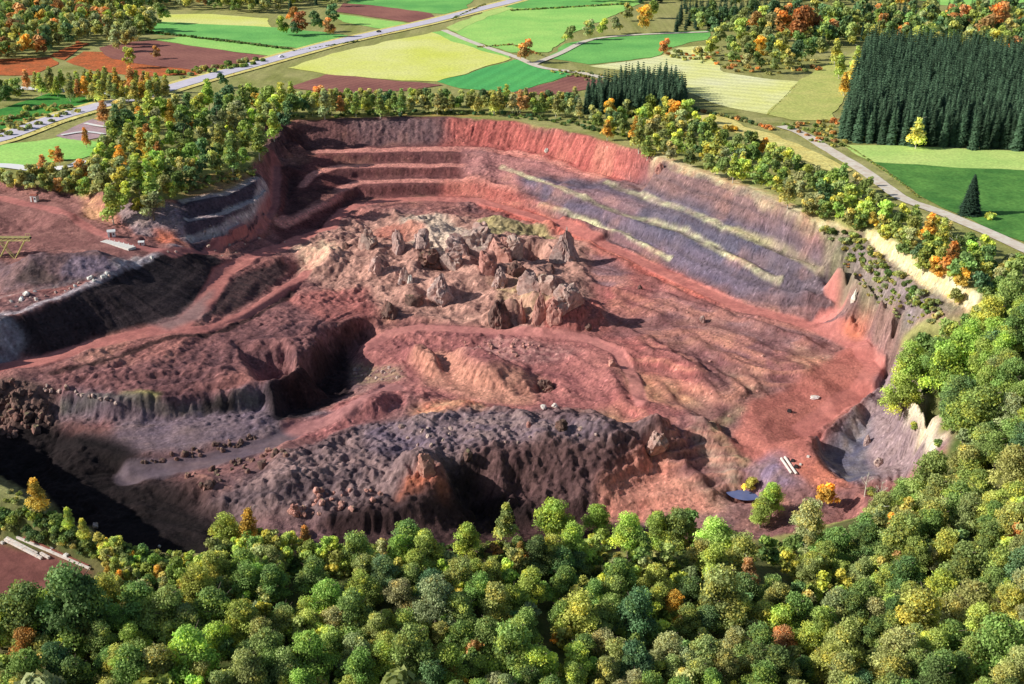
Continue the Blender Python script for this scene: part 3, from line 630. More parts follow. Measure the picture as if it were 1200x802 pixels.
def field_mat(name, c1, c2, big=.02, rows=None, rowamt=.2, fine=.6, finec=.25):
    m, n, b = new_mat(name); p = gpos(n)
    n0 = noise(n, big, 4, .6, p); c = ramp(n, n0.outputs[0], [(.35, tuple(alb(*c1))), (.65, tuple(alb(*c2)))])
    n1 = noise(n, fine, 5, .7, p); lo, hi = 1 - finec, 1 + finec
    c = mixnode(n, 'MULTIPLY', c, ramp(n, n1.outputs[0], [(.3, (lo,) * 3), (.7, (hi,) * 3)]))
    if rows:
        ang, per = rows
        mp = n.nodes.new('ShaderNodeMapping'); mp.inputs['Rotation'].default_value = (0, 0, math.radians(ang)); n.links.new(p, mp.inputs[0])
        wv = n.nodes.new('ShaderNodeTexWave'); wv.inputs['Scale'].default_value = 2 * math.pi / per / 20 * 1.0; wv.inputs['Distortion'].default_value = 2.0; wv.inputs['Detail'].default_value = 2; wv.inputs['Detail Scale'].default_value = .3
        n.links.new(mp.outputs[0], wv.inputs[0])
        c = mixnode(n, 'MULTIPLY', c, ramp(n, wv.outputs[0], [(.2, (1 - rowamt,) * 3), (.8, (1 + rowamt,) * 3)]))
    n.links.new(c, b.inputs['Base Color']); return m

def foliage_mat(name, use_obj=True):
    m, n, b = new_mat(name)
    at = n.nodes.new('ShaderNodeAttribute'); at.attribute_name = 'Tint'
    if use_obj:
        oi = n.nodes.new('ShaderNodeObjectInfo'); c = mixnode(n, 'MULTIPLY', oi.outputs['Color'], at.outputs[0])
    else: c = at.outputs[0]
    n.links.new(c, b.inputs['Base Color']); b.inputs['Roughness'].default_value = .7; b.inputs['Specular IOR Level'].default_value = .2
    tr = n.nodes.new('ShaderNodeBsdfTranslucent'); n.links.new(c, tr.inputs[0])
    mx = n.nodes.new('ShaderNodeMixShader'); mx.inputs[0].default_value = .30
    n.links.new(b.outputs[0], mx.inputs[1]); n.links.new(tr.outputs[0], mx.inputs[2]); n.links.new(mx.outputs[0], n.nodes['Material Output'].inputs[0])
    return m
M_LEAF = foliage_mat('leaves'); M_LEAF_FAR = foliage_mat('leaves_mass', False)
def plain(name, c, c2=None, sc=1.5, rough=.9, metal=0):
    m, n, b = new_mat(name); p = gpos(n); q = noise(n, sc, 4, .6, p)
    n.links.new(ramp(n, q.outputs[0], [(.3, tuple(alb(*c))), (.7, tuple(alb(*(c2 or c))))]), b.inputs['Base Color']); b.inputs['Roughness'].default_value = rough; b.inputs['Metallic'].default_value = metal
    return m
M_BARK = plain('bark', (110,100,88), (80,70,60), 3); M_BARKP = plain('pale_bark', (196,190,176), (150,144,130), 3)
M_ASPH = plain('asphalt', (186,180,190), (170,166,176), .15); M_LANE = plain('pale_lane', (226,220,216), (204,196,190), .2)
M_DIRT = plain('dirt_track', (206,190,176), (176,160,142), .3)

# ------------------------------------------------------------------ mesh helpers
def mesh_np(name, verts, faces, mats, smooth=False, attr=None, matidx=None, attrname='Tint'):
    """faces: (n,k) int array or list of such arrays"""
    me = bpy.data.meshes.new(name)
    verts = np.asarray(verts, np.float32)
    fl = faces if isinstance(faces, list) else [faces]
    fl = [np.asarray(f, np.int32) for f in fl if len(f)]
    nf = sum(len(f) for f in fl); nl = sum(f.size for f in fl)
    me.vertices.add(len(verts)); me.vertices.foreach_set('co', verts.ravel())
    me.loops.add(nl); me.polygons.add(nf)
    me.loops.foreach_set('vertex_index', np.concatenate([f.ravel() for f in fl]))
    tot = np.concatenate([np.full(len(f), f.shape[1], np.int32) for f in fl]); start = np.concatenate([[0], np.cumsum(tot)[:-1]]).astype(np.int32)
    me.polygons.foreach_set('loop_start', start)
    try: me.polygons.foreach_set('loop_total', tot)
    except Exception: pass
    if matidx is not None: me.polygons.foreach_set('material_index', np.asarray(matidx, np.int32))
    me.polygons.foreach_set('use_smooth', np.full(nf, smooth))
    if attr is not None:
        a = me.attributes.new(attrname, 'FLOAT_COLOR', 'POINT')
        full = np.ones((len(verts), 4), np.float32); full[:, :3] = attr; a.data.foreach_set('color', full.ravel())
    for mt in mats: me.materials.append(mt)
    me.update(calc_edges=True)
    return me
def link(name, me, parent=None, **props):
    o = bpy.data.objects.new(name, me); COL.objects.link(o)
    if parent: o.parent = parent
    for k, v in props.items(): o[k] = v
    return o
def empty(name, loc=(0, 0, 0), **props):
    o = bpy.data.objects.new(name, None); COL.objects.link(o); o.location = loc
    for k, v in props.items(): o[k] = v
    return o

class MB:
    def __init__(s): s.v = []; s.f = []
    def box(s, c, size, rot=0, taper=1.0, M=None):
        n = len(s.v); cr, sr = math.cos(rot), math.sin(rot)
        for dz_ in (-.5, .5):
            k = taper if dz_ > 0 else 1
            for dx_, dy_ in ((-.5, -.5), (.5, -.5), (.5, .5), (-.5, .5)):
                x, y = dx_ * size[0] * k, dy_ * size[1] * k
                s.v.append((c[0] + x * cr - y * sr, c[1] + x * sr + y * cr, c[2] + dz_ * size[2]))
        s.f += [(n, n+3, n+2, n+1), (n+4, n+5, n+6, n+7), (n, n+1, n+5, n+4), (n+1, n+2, n+6, n+5), (n+2, n+3, n+7, n+6), (n+3, n, n+4, n+7)]
    def tube(s, a, b, r0, r1=None, k=8):
        r1 = r0 if r1 is None else r1
        a = Vector(a); b = Vector(b); d = (b - a).normalized(); u = d.orthogonal().normalized(); w_ = d.cross(u); n = len(s.v)
        for p, r in ((a, r0), (b, r1)):
            for i in range(k):
                t = 2 * math.pi * i / k; q = p + (u * math.cos(t) + w_ * math.sin(t)) * r; s.v.append(tuple(q))
        for i in range(k): j = (i + 1) % k; s.f.append((n + i, n + j, n + k + j, n + k + i))
        s.f.append(tuple(n + i for i in range(k))[::-1]); s.f.append(tuple(n + k + i for i in range(k)))
    def build(s, name, mat, parent=None, smooth=False, **props):
        me = bpy.data.meshes.new(name); me.from_pydata(s.v, [], s.f); me.materials.append(mat)
        for p in me.polygons: p.use_smooth = smooth
        return link(name, me, parent, **props)

# ------------------------------------------------------------------ terrain objects
idx = np.arange(NX * NY).reshape(NX, NY)
quads = np.stack([idx[:-1, :-1], idx[1:, :-1], idx[1:, 1:], idx[:-1, 1:]], -1).reshape(-1, 4)
def cellavg(Mk): return ((Mk[:-1, :-1] + Mk[1:, :-1] + Mk[1:, 1:] + Mk[:-1, 1:]) / 4).ravel()
pc = cellavg(PIT) > .5; rc = (cellavg(np.maximum.reduce(RM)) > .5) & pc; yc = cellavg(RED_YARD) > .5; fc = (cellavg(fore) > .5) & ~pc & ~yc
cls = np.zeros(len(quads), int); cls[fc] = 4; cls[pc] = 1; cls[rc] = 2; cls[yc] = 3
VV = np.stack([XX, YY, H], -1).reshape(-1, 3); CC = C.reshape(-1, 3)
# shared smooth normals so that the joins between the sheets do not show
GX = np.gradient(H, gx, axis=0); GY = np.gradient(H, gy, axis=1)
NN = np.stack([-GX, -GY, np.ones_like(H)], -1).reshape(-1, 3); NN /= np.linalg.norm(NN, axis=1)[:, None]
for k, nm, mt in ((0, 'ground', M_GROUND), (1, 'quarry_pit', M_PIT), (2, 'haul_road', M_ROAD), (3, 'gravel_yard', M_ROAD), (4, 'forest_floor', M_GROUND)):
    q = quads[cls == k]
    if not len(q): continue
    u, inv = np.unique(q, return_inverse=True)
    me = mesh_np(nm, VV[u], inv.reshape(-1, 4), [mt], True, CC[u], attrname='Col')
    me.normals_split_custom_set_from_vertices(NN[u].astype(np.float32))
    link(nm, me, kind='structure')
def Hat(x, y): return float(samp(H, np.array([x]), np.array([y]))[0])

# ------------------------------------------------------------------ fields, roads
def sheet(name, ppx, mat, step=7.0, lift=.25, **props):
    q = np.array(ppx, float); X, Y, _ = hit(q[:, 0], q[:, 1])
    jx = lambda a, b_: ((vnoise(np.array([a / 17.]), np.array([b_ / 17.]), 3)[0] - .5) * 6, (vnoise(np.array([a / 17.]), np.array([b_ / 17.]), 4)[0] - .5) * 6)
    # densify outline
    out = []
    for i in range(len(X)):
        a = (X[i], Y[i]); b_ = (X[(i + 1) % len(X)], Y[(i + 1) % len(X)]); n = max(1, int(math.hypot(b_[0] - a[0], b_[1] - a[1]) / step))
        for k in range(n):
            qx, qy = a[0] + (b_[0] - a[0]) * k / n, a[1] + (b_[1] - a[1]) * k / n; ox, oy = jx(qx, qy); out.append((qx + ox, qy + oy))
    ins = [(x, y) for x in np.arange(X.min(), X.max(), step * 1.3) for y in np.arange(Y.min(), Y.max(), step * 1.6)]
    ia = np.array(ins) if ins else np.zeros((0, 2))
    if len(ia): ia = ia[pip(out, ia[:, 0], ia[:, 1])]
    allp = [Vector(p) for p in out] + [Vector((float(a), float(b_))) for a, b_ in ia]
    n0 = len(out)
    r = delaunay_2d_cdt(allp, [], [list(range(n0))], 1, 1e-4)
    v = np.array([(p.x, p.y) for p in r[0]]); z = samp(H, v[:, 0], v[:, 1]) + lift
    me = mesh_np(name, np.c_[v, z], np.array(r[2]), [mat], True)
    return link(name, me, kind='structure', **props)
def ribbon(name, ppx, width, mat, lift=.35, step=4.0, cross=4):
    q = np.array(ppx, float); X, Y, _ = hit(q[:, 0], q[:, 1]); P_ = [Vector((a, b_)) for a, b_ in zip(X, Y)]
    # catmull-rom
    pts_ = []
    for i in range(len(P_) - 1):
        p0 = P_[max(0, i - 1)]; p1 = P_[i]; p2 = P_[i + 1]; p3 = P_[min(len(P_) - 1, i + 2)]
        n = max(2, int((p2 - p1).length / step))
        for k in range(n):
            t = k / n
            pts_.append(.5 * ((2 * p1) + (p2 - p0) * t + (2 * p0 - 5 * p1 + 4 * p2 - p3) * t * t + (3 * p1 - p0 - 3 * p2 + p3) * t ** 3))
    pts_.append(P_[-1]); v = []; f = []
    for i, p in enumerate(pts_):
        d = (pts_[min(i + 1, len(pts_) - 1)] - pts_[max(i - 1, 0)]).normalized(); nn = Vector((-d.y, d.x))
        for k in range(cross + 1): w_ = (k / cross - .5) * width; v.append((p.x + nn.x * w_, p.y + nn.y * w_))
        if i:
            for k in range(cross): a = (i - 1) * (cross + 1) + k; f.append((a, a + 1, a + cross + 2, a + cross + 1))
    v = np.array(v); z = samp(H, v[:, 0], v[:, 1]) + lift
    return link(name, mesh_np(name, np.c_[v, z], np.array(f), [mat], True), kind='structure'), pts_

G1 = field_mat('green_pasture', (86,150,84), (110,172,96)); G2 = field_mat('bright_pasture', (120,176,96), (146,190,108))
G3 = field_mat('emerald_crop', (70,150,90), (80,160,92), rows=(20, 12), rowamt=.06); YG = field_mat('yellowing_meadow', (182,192,96), (206,206,126), .012)
PY = field_mat('mown_hay_meadow', (206,206,150), (190,196,128), .015, rows=(-62, 11), rowamt=.07); OG = field_mat('rough_grazing', (150,162,96), (170,172,110), .05, finec=.35)
BR = field_mat('ploughed_soil', (124,74,70), (146,92,82), .02, rows=(35, 6), rowamt=.08); DG = field_mat('dark_green_crop', (58,104,52), (84,130,66), .06, finec=.35)
LG = field_mat('pale_green_strip', (150,182,108), (170,192,120), .03); TAN = field_mat('dry_grass_bank', (206,186,116), (182,166,96), .08, finec=.4)
ORB = field_mat('rusty_bracken_ground', (176,92,52), (140,84,50), .1, finec=.5); PUR = field_mat('parking_surface', (170,140,150), (150,128,138), .1)
GD = field_mat('deep_green_meadow', (50,112,52), (70,130,60), .08, finec=.4)

F = [
 ([(193,17),(250,17),(312,22),(320,32),(260,30),(188,26)], YG), ([(172,34),(188,26),(260,30),(320,32),(425,44),(395,51),(345,57),(250,45),(180,40)], G1),
 ([(182,47),(215,43),(350,60),(322,67),(250,58)], G2), ([(112,57),(150,50),(182,48),(250,58),(320,68),(290,78),(250,85),(200,80),(130,70)], BR),
 ([(393,14),(402,5),(450,8),(505,16),(516,25),(480,27),(430,20)], BR), ([(405,4),(425,-5),(560,-6),(545,10),(520,17),(505,16),(450,8)], G1), ([(395,17),(430,22),(480,28),(500,26),(480,33),(455,36),(400,26)], G2),
 ([(335,80),(400,60),(450,50),(508,39),(545,48),(603,69),(560,82),(510,97),(470,95),(385,87)], YG), ([(508,39),(520,37),(545,45),(603,69),(560,60)], G2),
 ([(335,104),(385,87),(470,96),(520,101),(470,108),(400,110)], BR), ([(510,97),(560,83),(605,70),(672,88),(640,98),(600,109),(540,104)], G3), ([(600,109),(640,99),(672,89),(712,96),(690,106),(640,112)], BR),
 ([(527,36),(560,24),(590,10),(640,4),(700,-4),(760,0),(712,22),(670,40),(655,55),(640,62),(600,62),(560,50)], G2), ([(590,10),(620,-8),(760,-8),(700,6),(640,10)], G1),
 ([(523,33),(555,20),(583,8),(600,10),(560,26),(535,38)], LG), ([(640,68),(665,52),(700,44),(760,39),(832,36),(830,46),(790,55),(765,68),(690,76)], G1),
 ([(690,78),(765,69),(795,56),(830,54),(832,68),(845,85),(890,92),(937,96),(920,115),(900,134),(850,126),(800,106),(740,84)], PY),
 ([(937,96),(960,80),(1002,60),(1008,75),(990,110),(976,142),(930,142),(900,134)], OG),
 ([(985,170),(1090,174),(1260,180),(1260,202),(1100,196),(1020,190)], LG), ([(1020,190),(1100,196),(1260,202),(1260,300),(1180,278),(1100,242)], DG),
 ([(1075,0),(1140,-6),(1260,-4),(1260,20),(1160,12),(1100,6)], G2), ([(0,128),(60,110),(120,116),(112,124),(40,146),(-60,168),(-60,140)], GD), ([(-60,205),(-60,176),(40,166),(75,160),(130,170),(97,186),(40,193)], G2),
 ([(62,160),(110,141),(146,150),(135,158),(100,166)], PUR), ([(60,66),(95,48),(103,52),(76,71)], ORB), ([(78,73),(98,61),(145,63),(200,73),(240,88),(170,90),(110,84)], ORB), ([(-40,72),(60,67),(70,76),(40,88),(-40,90)], ORB),
 ([(812,130),(850,138),(870,150),(915,160),(1000,200),(985,205),(900,172),(850,150),(810,142)], TAN),
]
for i, (p, m) in enumerate(F): sheet('field', p, m, lift=.22 + .05 * (i % 5))
ribbon('verge', [(-80,184),(0,163),(60,141),(120,124),(165,115),(220,98),(300,76),(400,49),(500,27),(560,12),(600,2),(640,-10)], 26, TAN, .52)
hw, hwp = ribbon('road', [(-80,184),(0,163),(60,141),(120,124),(165,115),(220,98),(300,76),(400,49),(500,27),(560,12),(600,2),(640,-10)], 15, M_ASPH, .75)
ribbon('lane', [(20,104),(60,106),(110,110),(150,114),(165,115)], 9, M_LANE, .6)
ribbon('lane', [(-60,197),(0,195),(50,200),(80,196),(97,189)], 6, M_LANE, .6)
ribbon('dirt_track', [(915,149),(940,158),(968,175),(1005,197),(1040,222),(1062,236),(1100,250),(1130,262),(1165,277),(1210,298),(1260,318)], 7.5, M_DIRT, .7)
ribbon('dirt_track', [(520,36),(545,47),(575,58),(605,68),(635,80),(680,86),(705,92)], 6.5, M_DIRT, .6)
ribbon('dirt_track', [(625,76),(655,64),(690,48),(740,42),(830,38)], 6, M_DIRT, .62)
ribbon('path', [(72,160),(100,156),(122,159)], 3, M_LANE, .9); ribbon('path', [(100,146),(122,150),(138,150)], 3, M_LANE, .9)
# road markings: edge lines as thin raised paint lying along the highway
pool = plain("still_water", (92,102,140), (78,88,124), .3, .35)  # blue sky reflection is put into the water's base colour
def water(name, ppx, z):
    q = np.array(ppx, float); x, y = W(q[:, 0], q[:, 1], z); v = np.c_[x, y, np.full(len(x), z)]
    me = bpy.data.meshes.new(name); me.from_pydata(v.tolist(), [], [list(range(len(v)))]); me.materials.append(pool); link(name, me, kind='structure')
#TREES
# ------------------------------------------------------------------ tree prototypes
def leaf_quads(cen, nor, size, rs, aspect=(.7, 1.0), jit=.55):
    n = len(cen); nn = nor + rs.normal(0, jit, (n, 3)); nn /= np.linalg.norm(nn, axis=1)[:, None] + 1e-9
    a = rs.normal(0, 1, (n, 3)); u = np.cross(nn, a); u /= np.linalg.norm(u, axis=1)[:, None] + 1e-9; v = np.cross(nn, u)
    s = size * rs.uniform(.65, 1.35, n); k = rs.uniform(*aspect, n)
    u *= s[:, None]; v *= (s * k)[:, None]
    P_ = np.stack([cen - u * .9 - v * .5, cen + u * .2 - v, cen + u + v * .2, cen - u * .3 + v], 1).reshape(-1, 3)
    return P_, np.arange(4 * n).reshape(n, 4)
def crown_np(seed, nl, size, shape='round', nlobes=16, tone=.35, yellow=.25, H_=2.5, sparse=False):
    """unit crown radius about 1, tree height H_; returns verts, faces, tint"""
    rs = np.random.default_rng(seed); lobes = []
    for i in range(nlobes):
        a = rs.uniform(0, 2 * math.pi) + i * 2.4
        if shape == 'round':
            zt = rs.uniform(0, 1); rad = rs.uniform(.1, .9) * (1.02 - .62 * zt ** 1.3); cz = .66 + (H_ - 1.0) * zt * rs.uniform(.85, 1.12); lr = rs.uniform(.24, .48)
        elif shape == 'tall':
            zt = (i + .5) / nlobes; rad = .36 * (1 - zt ** 1.7) * rs.uniform(.2, 1.1); cz = .75 + (H_ - 1.05) * zt; lr = (.58 - .34 * zt ** 1.4) * rs.uniform(.85, 1.15)
        else:  # bush
            zt = rs.uniform(0, 1); rad = rs.uniform(.1, .72); cz = .22 + .5 * zt * (1 - rad * .5); lr = rs.uniform(.25, .45)
        lobes.append((math.cos(a) * rad, math.sin(a) * rad, cz, lr, rs.uniform(1 - tone, 1 + tone * .8), rs.uniform(0, 1)))
    lob = np.array(lobes)
    wgt = lob[:, 3] ** 2; wgt /= wgt.sum(); li = rs.choice(nlobes, nl, p=wgt)
    d = rs.normal(0, 1, (nl, 3)); d /= np.linalg.norm(d, axis=1)[:, None]; d[:, 2] = np.where((d[:, 2] < -.25) & (rs.random(nl) < .75), -d[:, 2], d[:, 2])
    rad = lob[li, 3] * np.power(rs.random(nl), .52) * (1 + .13 * np.sin(d[:, 0] * 9 + li) * np.cos(d[:, 1] * 8))
    cen = lob[li, :3] + d * rad[:, None] * np.array([1.05, 1.05, .85])
    P_, Fq = leaf_quads(cen, d, size, rs, jit=.7)
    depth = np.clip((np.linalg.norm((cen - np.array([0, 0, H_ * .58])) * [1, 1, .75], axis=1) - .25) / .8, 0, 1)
    t = lob[li, 4] * (.55 + .5 * depth) * rs.uniform(.82, 1.18, nl)  # inner leaves darker: the crown's own shade baked into the tint
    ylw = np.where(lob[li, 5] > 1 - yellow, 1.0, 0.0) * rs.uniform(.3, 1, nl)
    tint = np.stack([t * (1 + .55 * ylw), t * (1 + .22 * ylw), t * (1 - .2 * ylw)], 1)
    return P_, Fq, np.repeat(tint, 4, 0)
def wood_np(seed, H_=2.5, r=.07, nb=7, top=.85):
    rs = np.random.default_rng(seed + 99); mb = MB()
    prev = Vector((0, 0, -.15)); rr = r * 1.25; k = 5
    for i in range(1, k + 1):
        z = H_ * top * i / k; nx = Vector((rs.normal(0, .03), rs.normal(0, .03), z)); r2 = r * (1 - .85 * i / k) + .008
        mb.tube(prev, nx, rr, r2, 7); prev, rr = nx, r2
        if i >= 2:
            for _ in range(max(1, nb // 3)):
                a = rs.uniform(0, 6.28); l = rs.uniform(.35, .7)
                mb.tube(nx, nx + Vector((math.cos(a) * l, math.sin(a) * l, l * rs.uniform(.4, .9))), r2 * .75, .01, 5)
    return mb
def spruce_np(seed, tiers, per, size, H_=6.0):
    """unit base radius, height H_: drooping whorls of needle sprays"""
    rs = np.random.default_rng(seed); Vs = []; Ts = []
    for i in range(tiers):
        z = H_ * (.06 + .92 * i / tiers); R_ = (1 - z / H_) ** .8 * rs.uniform(.88, 1.1) + .04
        n = max(4, int(per * (R_ * .7 + .3)))
        for k in range(n):
            a = 2 * math.pi * (k + rs.uniform(-.35, .35)) / n + i * .7; ca, sa = math.cos(a), math.sin(a)
            l = R_ * rs.uniform(.75, 1.15); wd = .5 * l * size + .06; drop = l * rs.uniform(.35, .7)
            tip = np.array([ca * l, sa * l, z - drop]); base = np.array([0, 0, z + .12]); mid = base * .45 + tip * .55 + [0, 0, .10 * l]
            side = np.array([-sa, ca, 0]) * wd
            t = rs.uniform(.7, 1.25)
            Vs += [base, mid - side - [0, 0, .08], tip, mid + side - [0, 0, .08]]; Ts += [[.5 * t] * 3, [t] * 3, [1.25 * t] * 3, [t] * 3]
            if size > .5 and l > .3:
                for sg in (-1, 1):
                    tp2 = mid + side * sg * 1.5 + np.array([ca, sa, -.6]) * l * .25
                    Vs += [mid, mid + side * sg * .4 + [0, 0, .03], tp2, mid + np.array([ca, sa, -.5]) * l * .15]; Ts += [[.8 * t] * 3, [t] * 3, [1.2 * t] * 3, [t] * 3]
    Vs = np.array(Vs); return Vs, np.arange(len(Vs)).reshape(-1, 4), np.array(Ts)
def merge_np(parts):
    V_, F_, T_ = [], [], []; n = 0
    for v, f, t in parts: V_.append(v); F_.append(f + n); T_.append(t); n += len(v)
    return np.concatenate(V_), np.concatenate(F_), np.concatenate(T_)

PR = {}
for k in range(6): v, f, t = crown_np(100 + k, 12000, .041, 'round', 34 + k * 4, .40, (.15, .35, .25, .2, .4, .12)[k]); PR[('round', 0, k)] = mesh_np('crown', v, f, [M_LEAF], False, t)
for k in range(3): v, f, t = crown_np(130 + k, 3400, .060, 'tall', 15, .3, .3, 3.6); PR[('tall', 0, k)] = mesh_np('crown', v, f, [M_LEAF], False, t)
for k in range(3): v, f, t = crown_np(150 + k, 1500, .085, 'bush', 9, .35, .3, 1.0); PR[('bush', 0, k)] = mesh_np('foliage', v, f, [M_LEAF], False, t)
WOOD = {('round', k): wood_np(k) for k in range(3)}; WOOD.update({('tall', k): wood_np(20 + k, 3.6, .045, 5, .9) for k in range(2)})
def mb_mesh(mb, mat, name='trunk'):
    me = bpy.data.meshes.new(name); me.from_pydata(mb.v, [], mb.f); me.materials.append(mat); return me
TR = {k: mb_mesh(v, M_BARK) for k, v in WOOD.items()}; TRP = {k: mb_mesh(v, M_BARKP) for k, v in WOOD.items()}
# small trees farther off: crown and stem in one mesh (two materials)
def one_mesh(v, f, t, wood, mats, name):
    wv = np.array(wood.v); quads_ = np.array([q for q in wood.f if len(q) == 4]); me = mesh_np(name, np.concatenate([v, wv]), np.concatenate([f, quads_ + len(v)]), mats, False, np.concatenate([t, np.ones((len(wv), 3))]),
        np.r_[np.zeros(len(f)), np.ones(len(quads_))]); return me
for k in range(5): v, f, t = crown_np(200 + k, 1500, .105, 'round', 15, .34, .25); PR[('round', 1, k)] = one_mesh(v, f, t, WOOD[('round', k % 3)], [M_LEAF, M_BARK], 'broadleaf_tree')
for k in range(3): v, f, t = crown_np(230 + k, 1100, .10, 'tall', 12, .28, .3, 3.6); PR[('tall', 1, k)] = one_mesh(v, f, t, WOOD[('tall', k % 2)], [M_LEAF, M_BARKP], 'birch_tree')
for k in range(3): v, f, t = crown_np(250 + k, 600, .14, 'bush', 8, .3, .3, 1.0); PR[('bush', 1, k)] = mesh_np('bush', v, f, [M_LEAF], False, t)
FARP = [crown_np(260 + k, 420, .17, 'round', 10, .3, .3) for k in range(4)]
SPR = []
for k in range(4):
    v, f, t = spruce_np(300 + k, 22, 11, .85); SPR.append((v, f, t))
    w_ = MB(); w_.tube((0, 0, -.3), (0, 0, 5.6), .10, .02, 6); PR[('spruce', 1, k)] = one_mesh(v, f, t, w_, [M_LEAF, M_BARK], 'spruce_tree')
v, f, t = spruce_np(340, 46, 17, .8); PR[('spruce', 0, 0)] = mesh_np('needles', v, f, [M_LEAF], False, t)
SPF = [spruce_np(320 + k, 14, 8, .8) for k in range(3)]

TONE = {  # sunlit leaf colours as albedo
 'deep green': (.048,.085,.032), 'mid green': (.080,.130,.040), 'fresh green': (.13,.20,.045), 'blue green': (.045,.092,.048), 'olive': (.115,.142,.055), 'grey green': (.125,.150,.085),
 'yellow green': (.175,.225,.055), 'golden yellow': (.40,.29,.05), 'orange': (.33,.19,.06), 'russet': (.28,.11,.05), 'rusty brown': (.26,.15,.07), 'lemon yellow': (.34,.34,.08)}
SHORT = {'d': 'deep green', 'g': 'mid green', 'f': 'fresh green', 'b': 'blue green', 'o': 'olive', 'e': 'grey green', 'l': 'yellow green', 'y': 'golden yellow', 'a': 'orange', 'r': 'russet', 'n': 'rusty brown', 'm': 'lemon yellow'}
for k_ in TONE:
    c_ = np.array(TONE[k_]); g_ = {'golden yellow': 1.05, 'orange': .95, 'russet': 1.1, 'lemon yellow': 1.4, 'rusty brown': 1.5, 'yellow green': 1.6}.get(k_, 2.05)
    TONE[k_] = tuple((c_ + (c_.mean() - c_) * .16) * g_ * np.array([2.45, 2.3, 1.7]))
trees = []    # x, y, R, tone, shape
def zone_of(px, py):
    if py > 590 and px < 240: return 'beside the red yard at lower left' if py < 690 else 'below the red yard at lower left'
    if py > 560 and px < 520: return 'in front of the left half of the lava mound' if py < 700 else 'in the near wood at bottom left'
    if py > 560 and px < 820: return 'under the dark face of the lava mound' if py < 700 else 'in the near wood at bottom middle'
    if py > 560 and px < 1010: return 'in front of the logs and blue pond' if py < 700 else 'in the near wood right of bottom middle'
    if py > 560: return 'in the wood below the pale quarry corner' if py < 700 else 'in the near wood at bottom right corner'
    if px > 1030 and py > 370: return 'in the wood above the cream cliff'
    if px > 1010 and py > 240: return 'between the pale cut bank and dirt track'
    if px > 880 and py > 140: return 'in the belt above the grey banded slope'
    if px > 680 and py > 100: return 'in the belt behind the red upper wall'
    if px > 330 and 95 < py < 150: return 'in the row along the back rim'
    if py > 100 and px > 95 and px <= 400: return 'on the wooded knoll above the left benches'
    if py > 100: return 'along the lane at the left edge of the view'
    if py <= 112 and px < 260: return 'near the rusty bracken at upper left'
    if px < 640: return 'along the field edge at the top'
    if px < 840: return 'at the edge of the pastures at the top'
    return 'around the grazing field at the upper right'
AREA = {}
def add_tree(px, py, rpx, tone, shape='round', lod=0, label=None, kindname=None, group=None, sink=0, hs=1.0, pale=False):
    """px,py: where the middle of the crown is seen"""
    hc0 = {'round': 1.5, 'tall': 1.9, 'bush': .45, 'spruce': 3.0}[shape]
    X, Y, _ = hit(px, py); dist = math.sqrt(X[0] ** 2 + Y[0] ** 2 + CAM_H ** 2)
    R_ = rpx * dist / FPX * (1.12 if lod == 0 else 1.0); 
    for _ in range(2):
        X, Y, Z = hit(px, py, hc0 * R_ * hs); dist = math.sqrt(X[0] ** 2 + Y[0] ** 2 + (CAM_H - Z[0]) ** 2); R_ = rpx * dist / FPX * (1.12 if lod == 0 else 1.0)
    t = SHORT.get(tone, tone); c = np.array(TONE[t]) * random.uniform(.85, 1.18) * np.array([random.uniform(.88, 1.14), 1, random.uniform(.9, 1.1)])
    if shape == 'tall': R_ *= 1.22; hs *= .84
    trees.append(dict(x=X[0], y=Y[0], z=Z[0], R=R_, tone=t, col=c, shape=shape, lod=lod, px=px, py=py, rpx=rpx, label=label, kindname=kindname, group=group, hs=hs, pale=pale))
def emit_tree(T, i):
    s, lod, R_ = T['shape'], T['lod'], T['R']
    k = random.randrange(sum(1 for q in PR if q[0] == s and q[1] == lod)); me = PR[(s, lod, k)]
    kn = T['kindname'] or {'round': 'broadleaf_tree', 'tall': 'birch_tree', 'bush': 'bush', 'spruce': 'spruce_tree'}[s]
    noun = kn.replace('_', ' '); size = ''
    if T['label']: lab = T['label']
    else:
        if s == 'round': size = 'large ' if T['rpx'] > 21 else ('small ' if T['rpx'] < 13 else '')
        lab = f"{size}{T['tone']} {noun} {zone_of(T['px'], T['py'])}"
    grp = T['group'] or lab
    yaw = random.uniform(0, 6.28); sz = random.uniform(.9, 1.15) * T['hs']; col = (*[float(q) for q in T['col']], 1)
    cat = {'bush': 'bush'}.get(s, 'tree')
    if lod == 0:
        root = empty(kn, (T['x'], T['y'], T['z'] - .2), label=lab, category=cat, group=grp); root.rotation_euler = (0, 0, yaw); root.scale = (R_, R_, R_ * sz)
        cr = link('foliage' if s == 'bush' else ('needles' if s == 'spruce' else 'crown'), me, root); cr.color = col
        if s in ('round', 'tall'):
            q = random.randrange(2); link('trunk', (TRP if T['pale'] or s == 'tall' else TR)[(s, q)], root)
        if s == 'spruce': mb = MB(); mb.tube((0, 0, -.2), (0, 0, 5.7), .11, .02, 8); mb.build('trunk', M_BARK, root)
        if s == 'bush':
            link('stem', BST, root)
    else:
        o = link(kn, me, None, label=lab, category=cat, group=grp); o.location = (T['x'], T['y'], T['z'] - .2); o.rotation_euler = (0, 0, yaw); o.scale = (R_, R_, R_ * sz); o.color = col
_b = MB()
for a in range(6): _b.tube((0, 0, -.1), (math.cos(a) * .35, math.sin(a) * .35, .5), .03, .01, 5)
BST = mb_mesh(_b, M_BARK, 'stem')

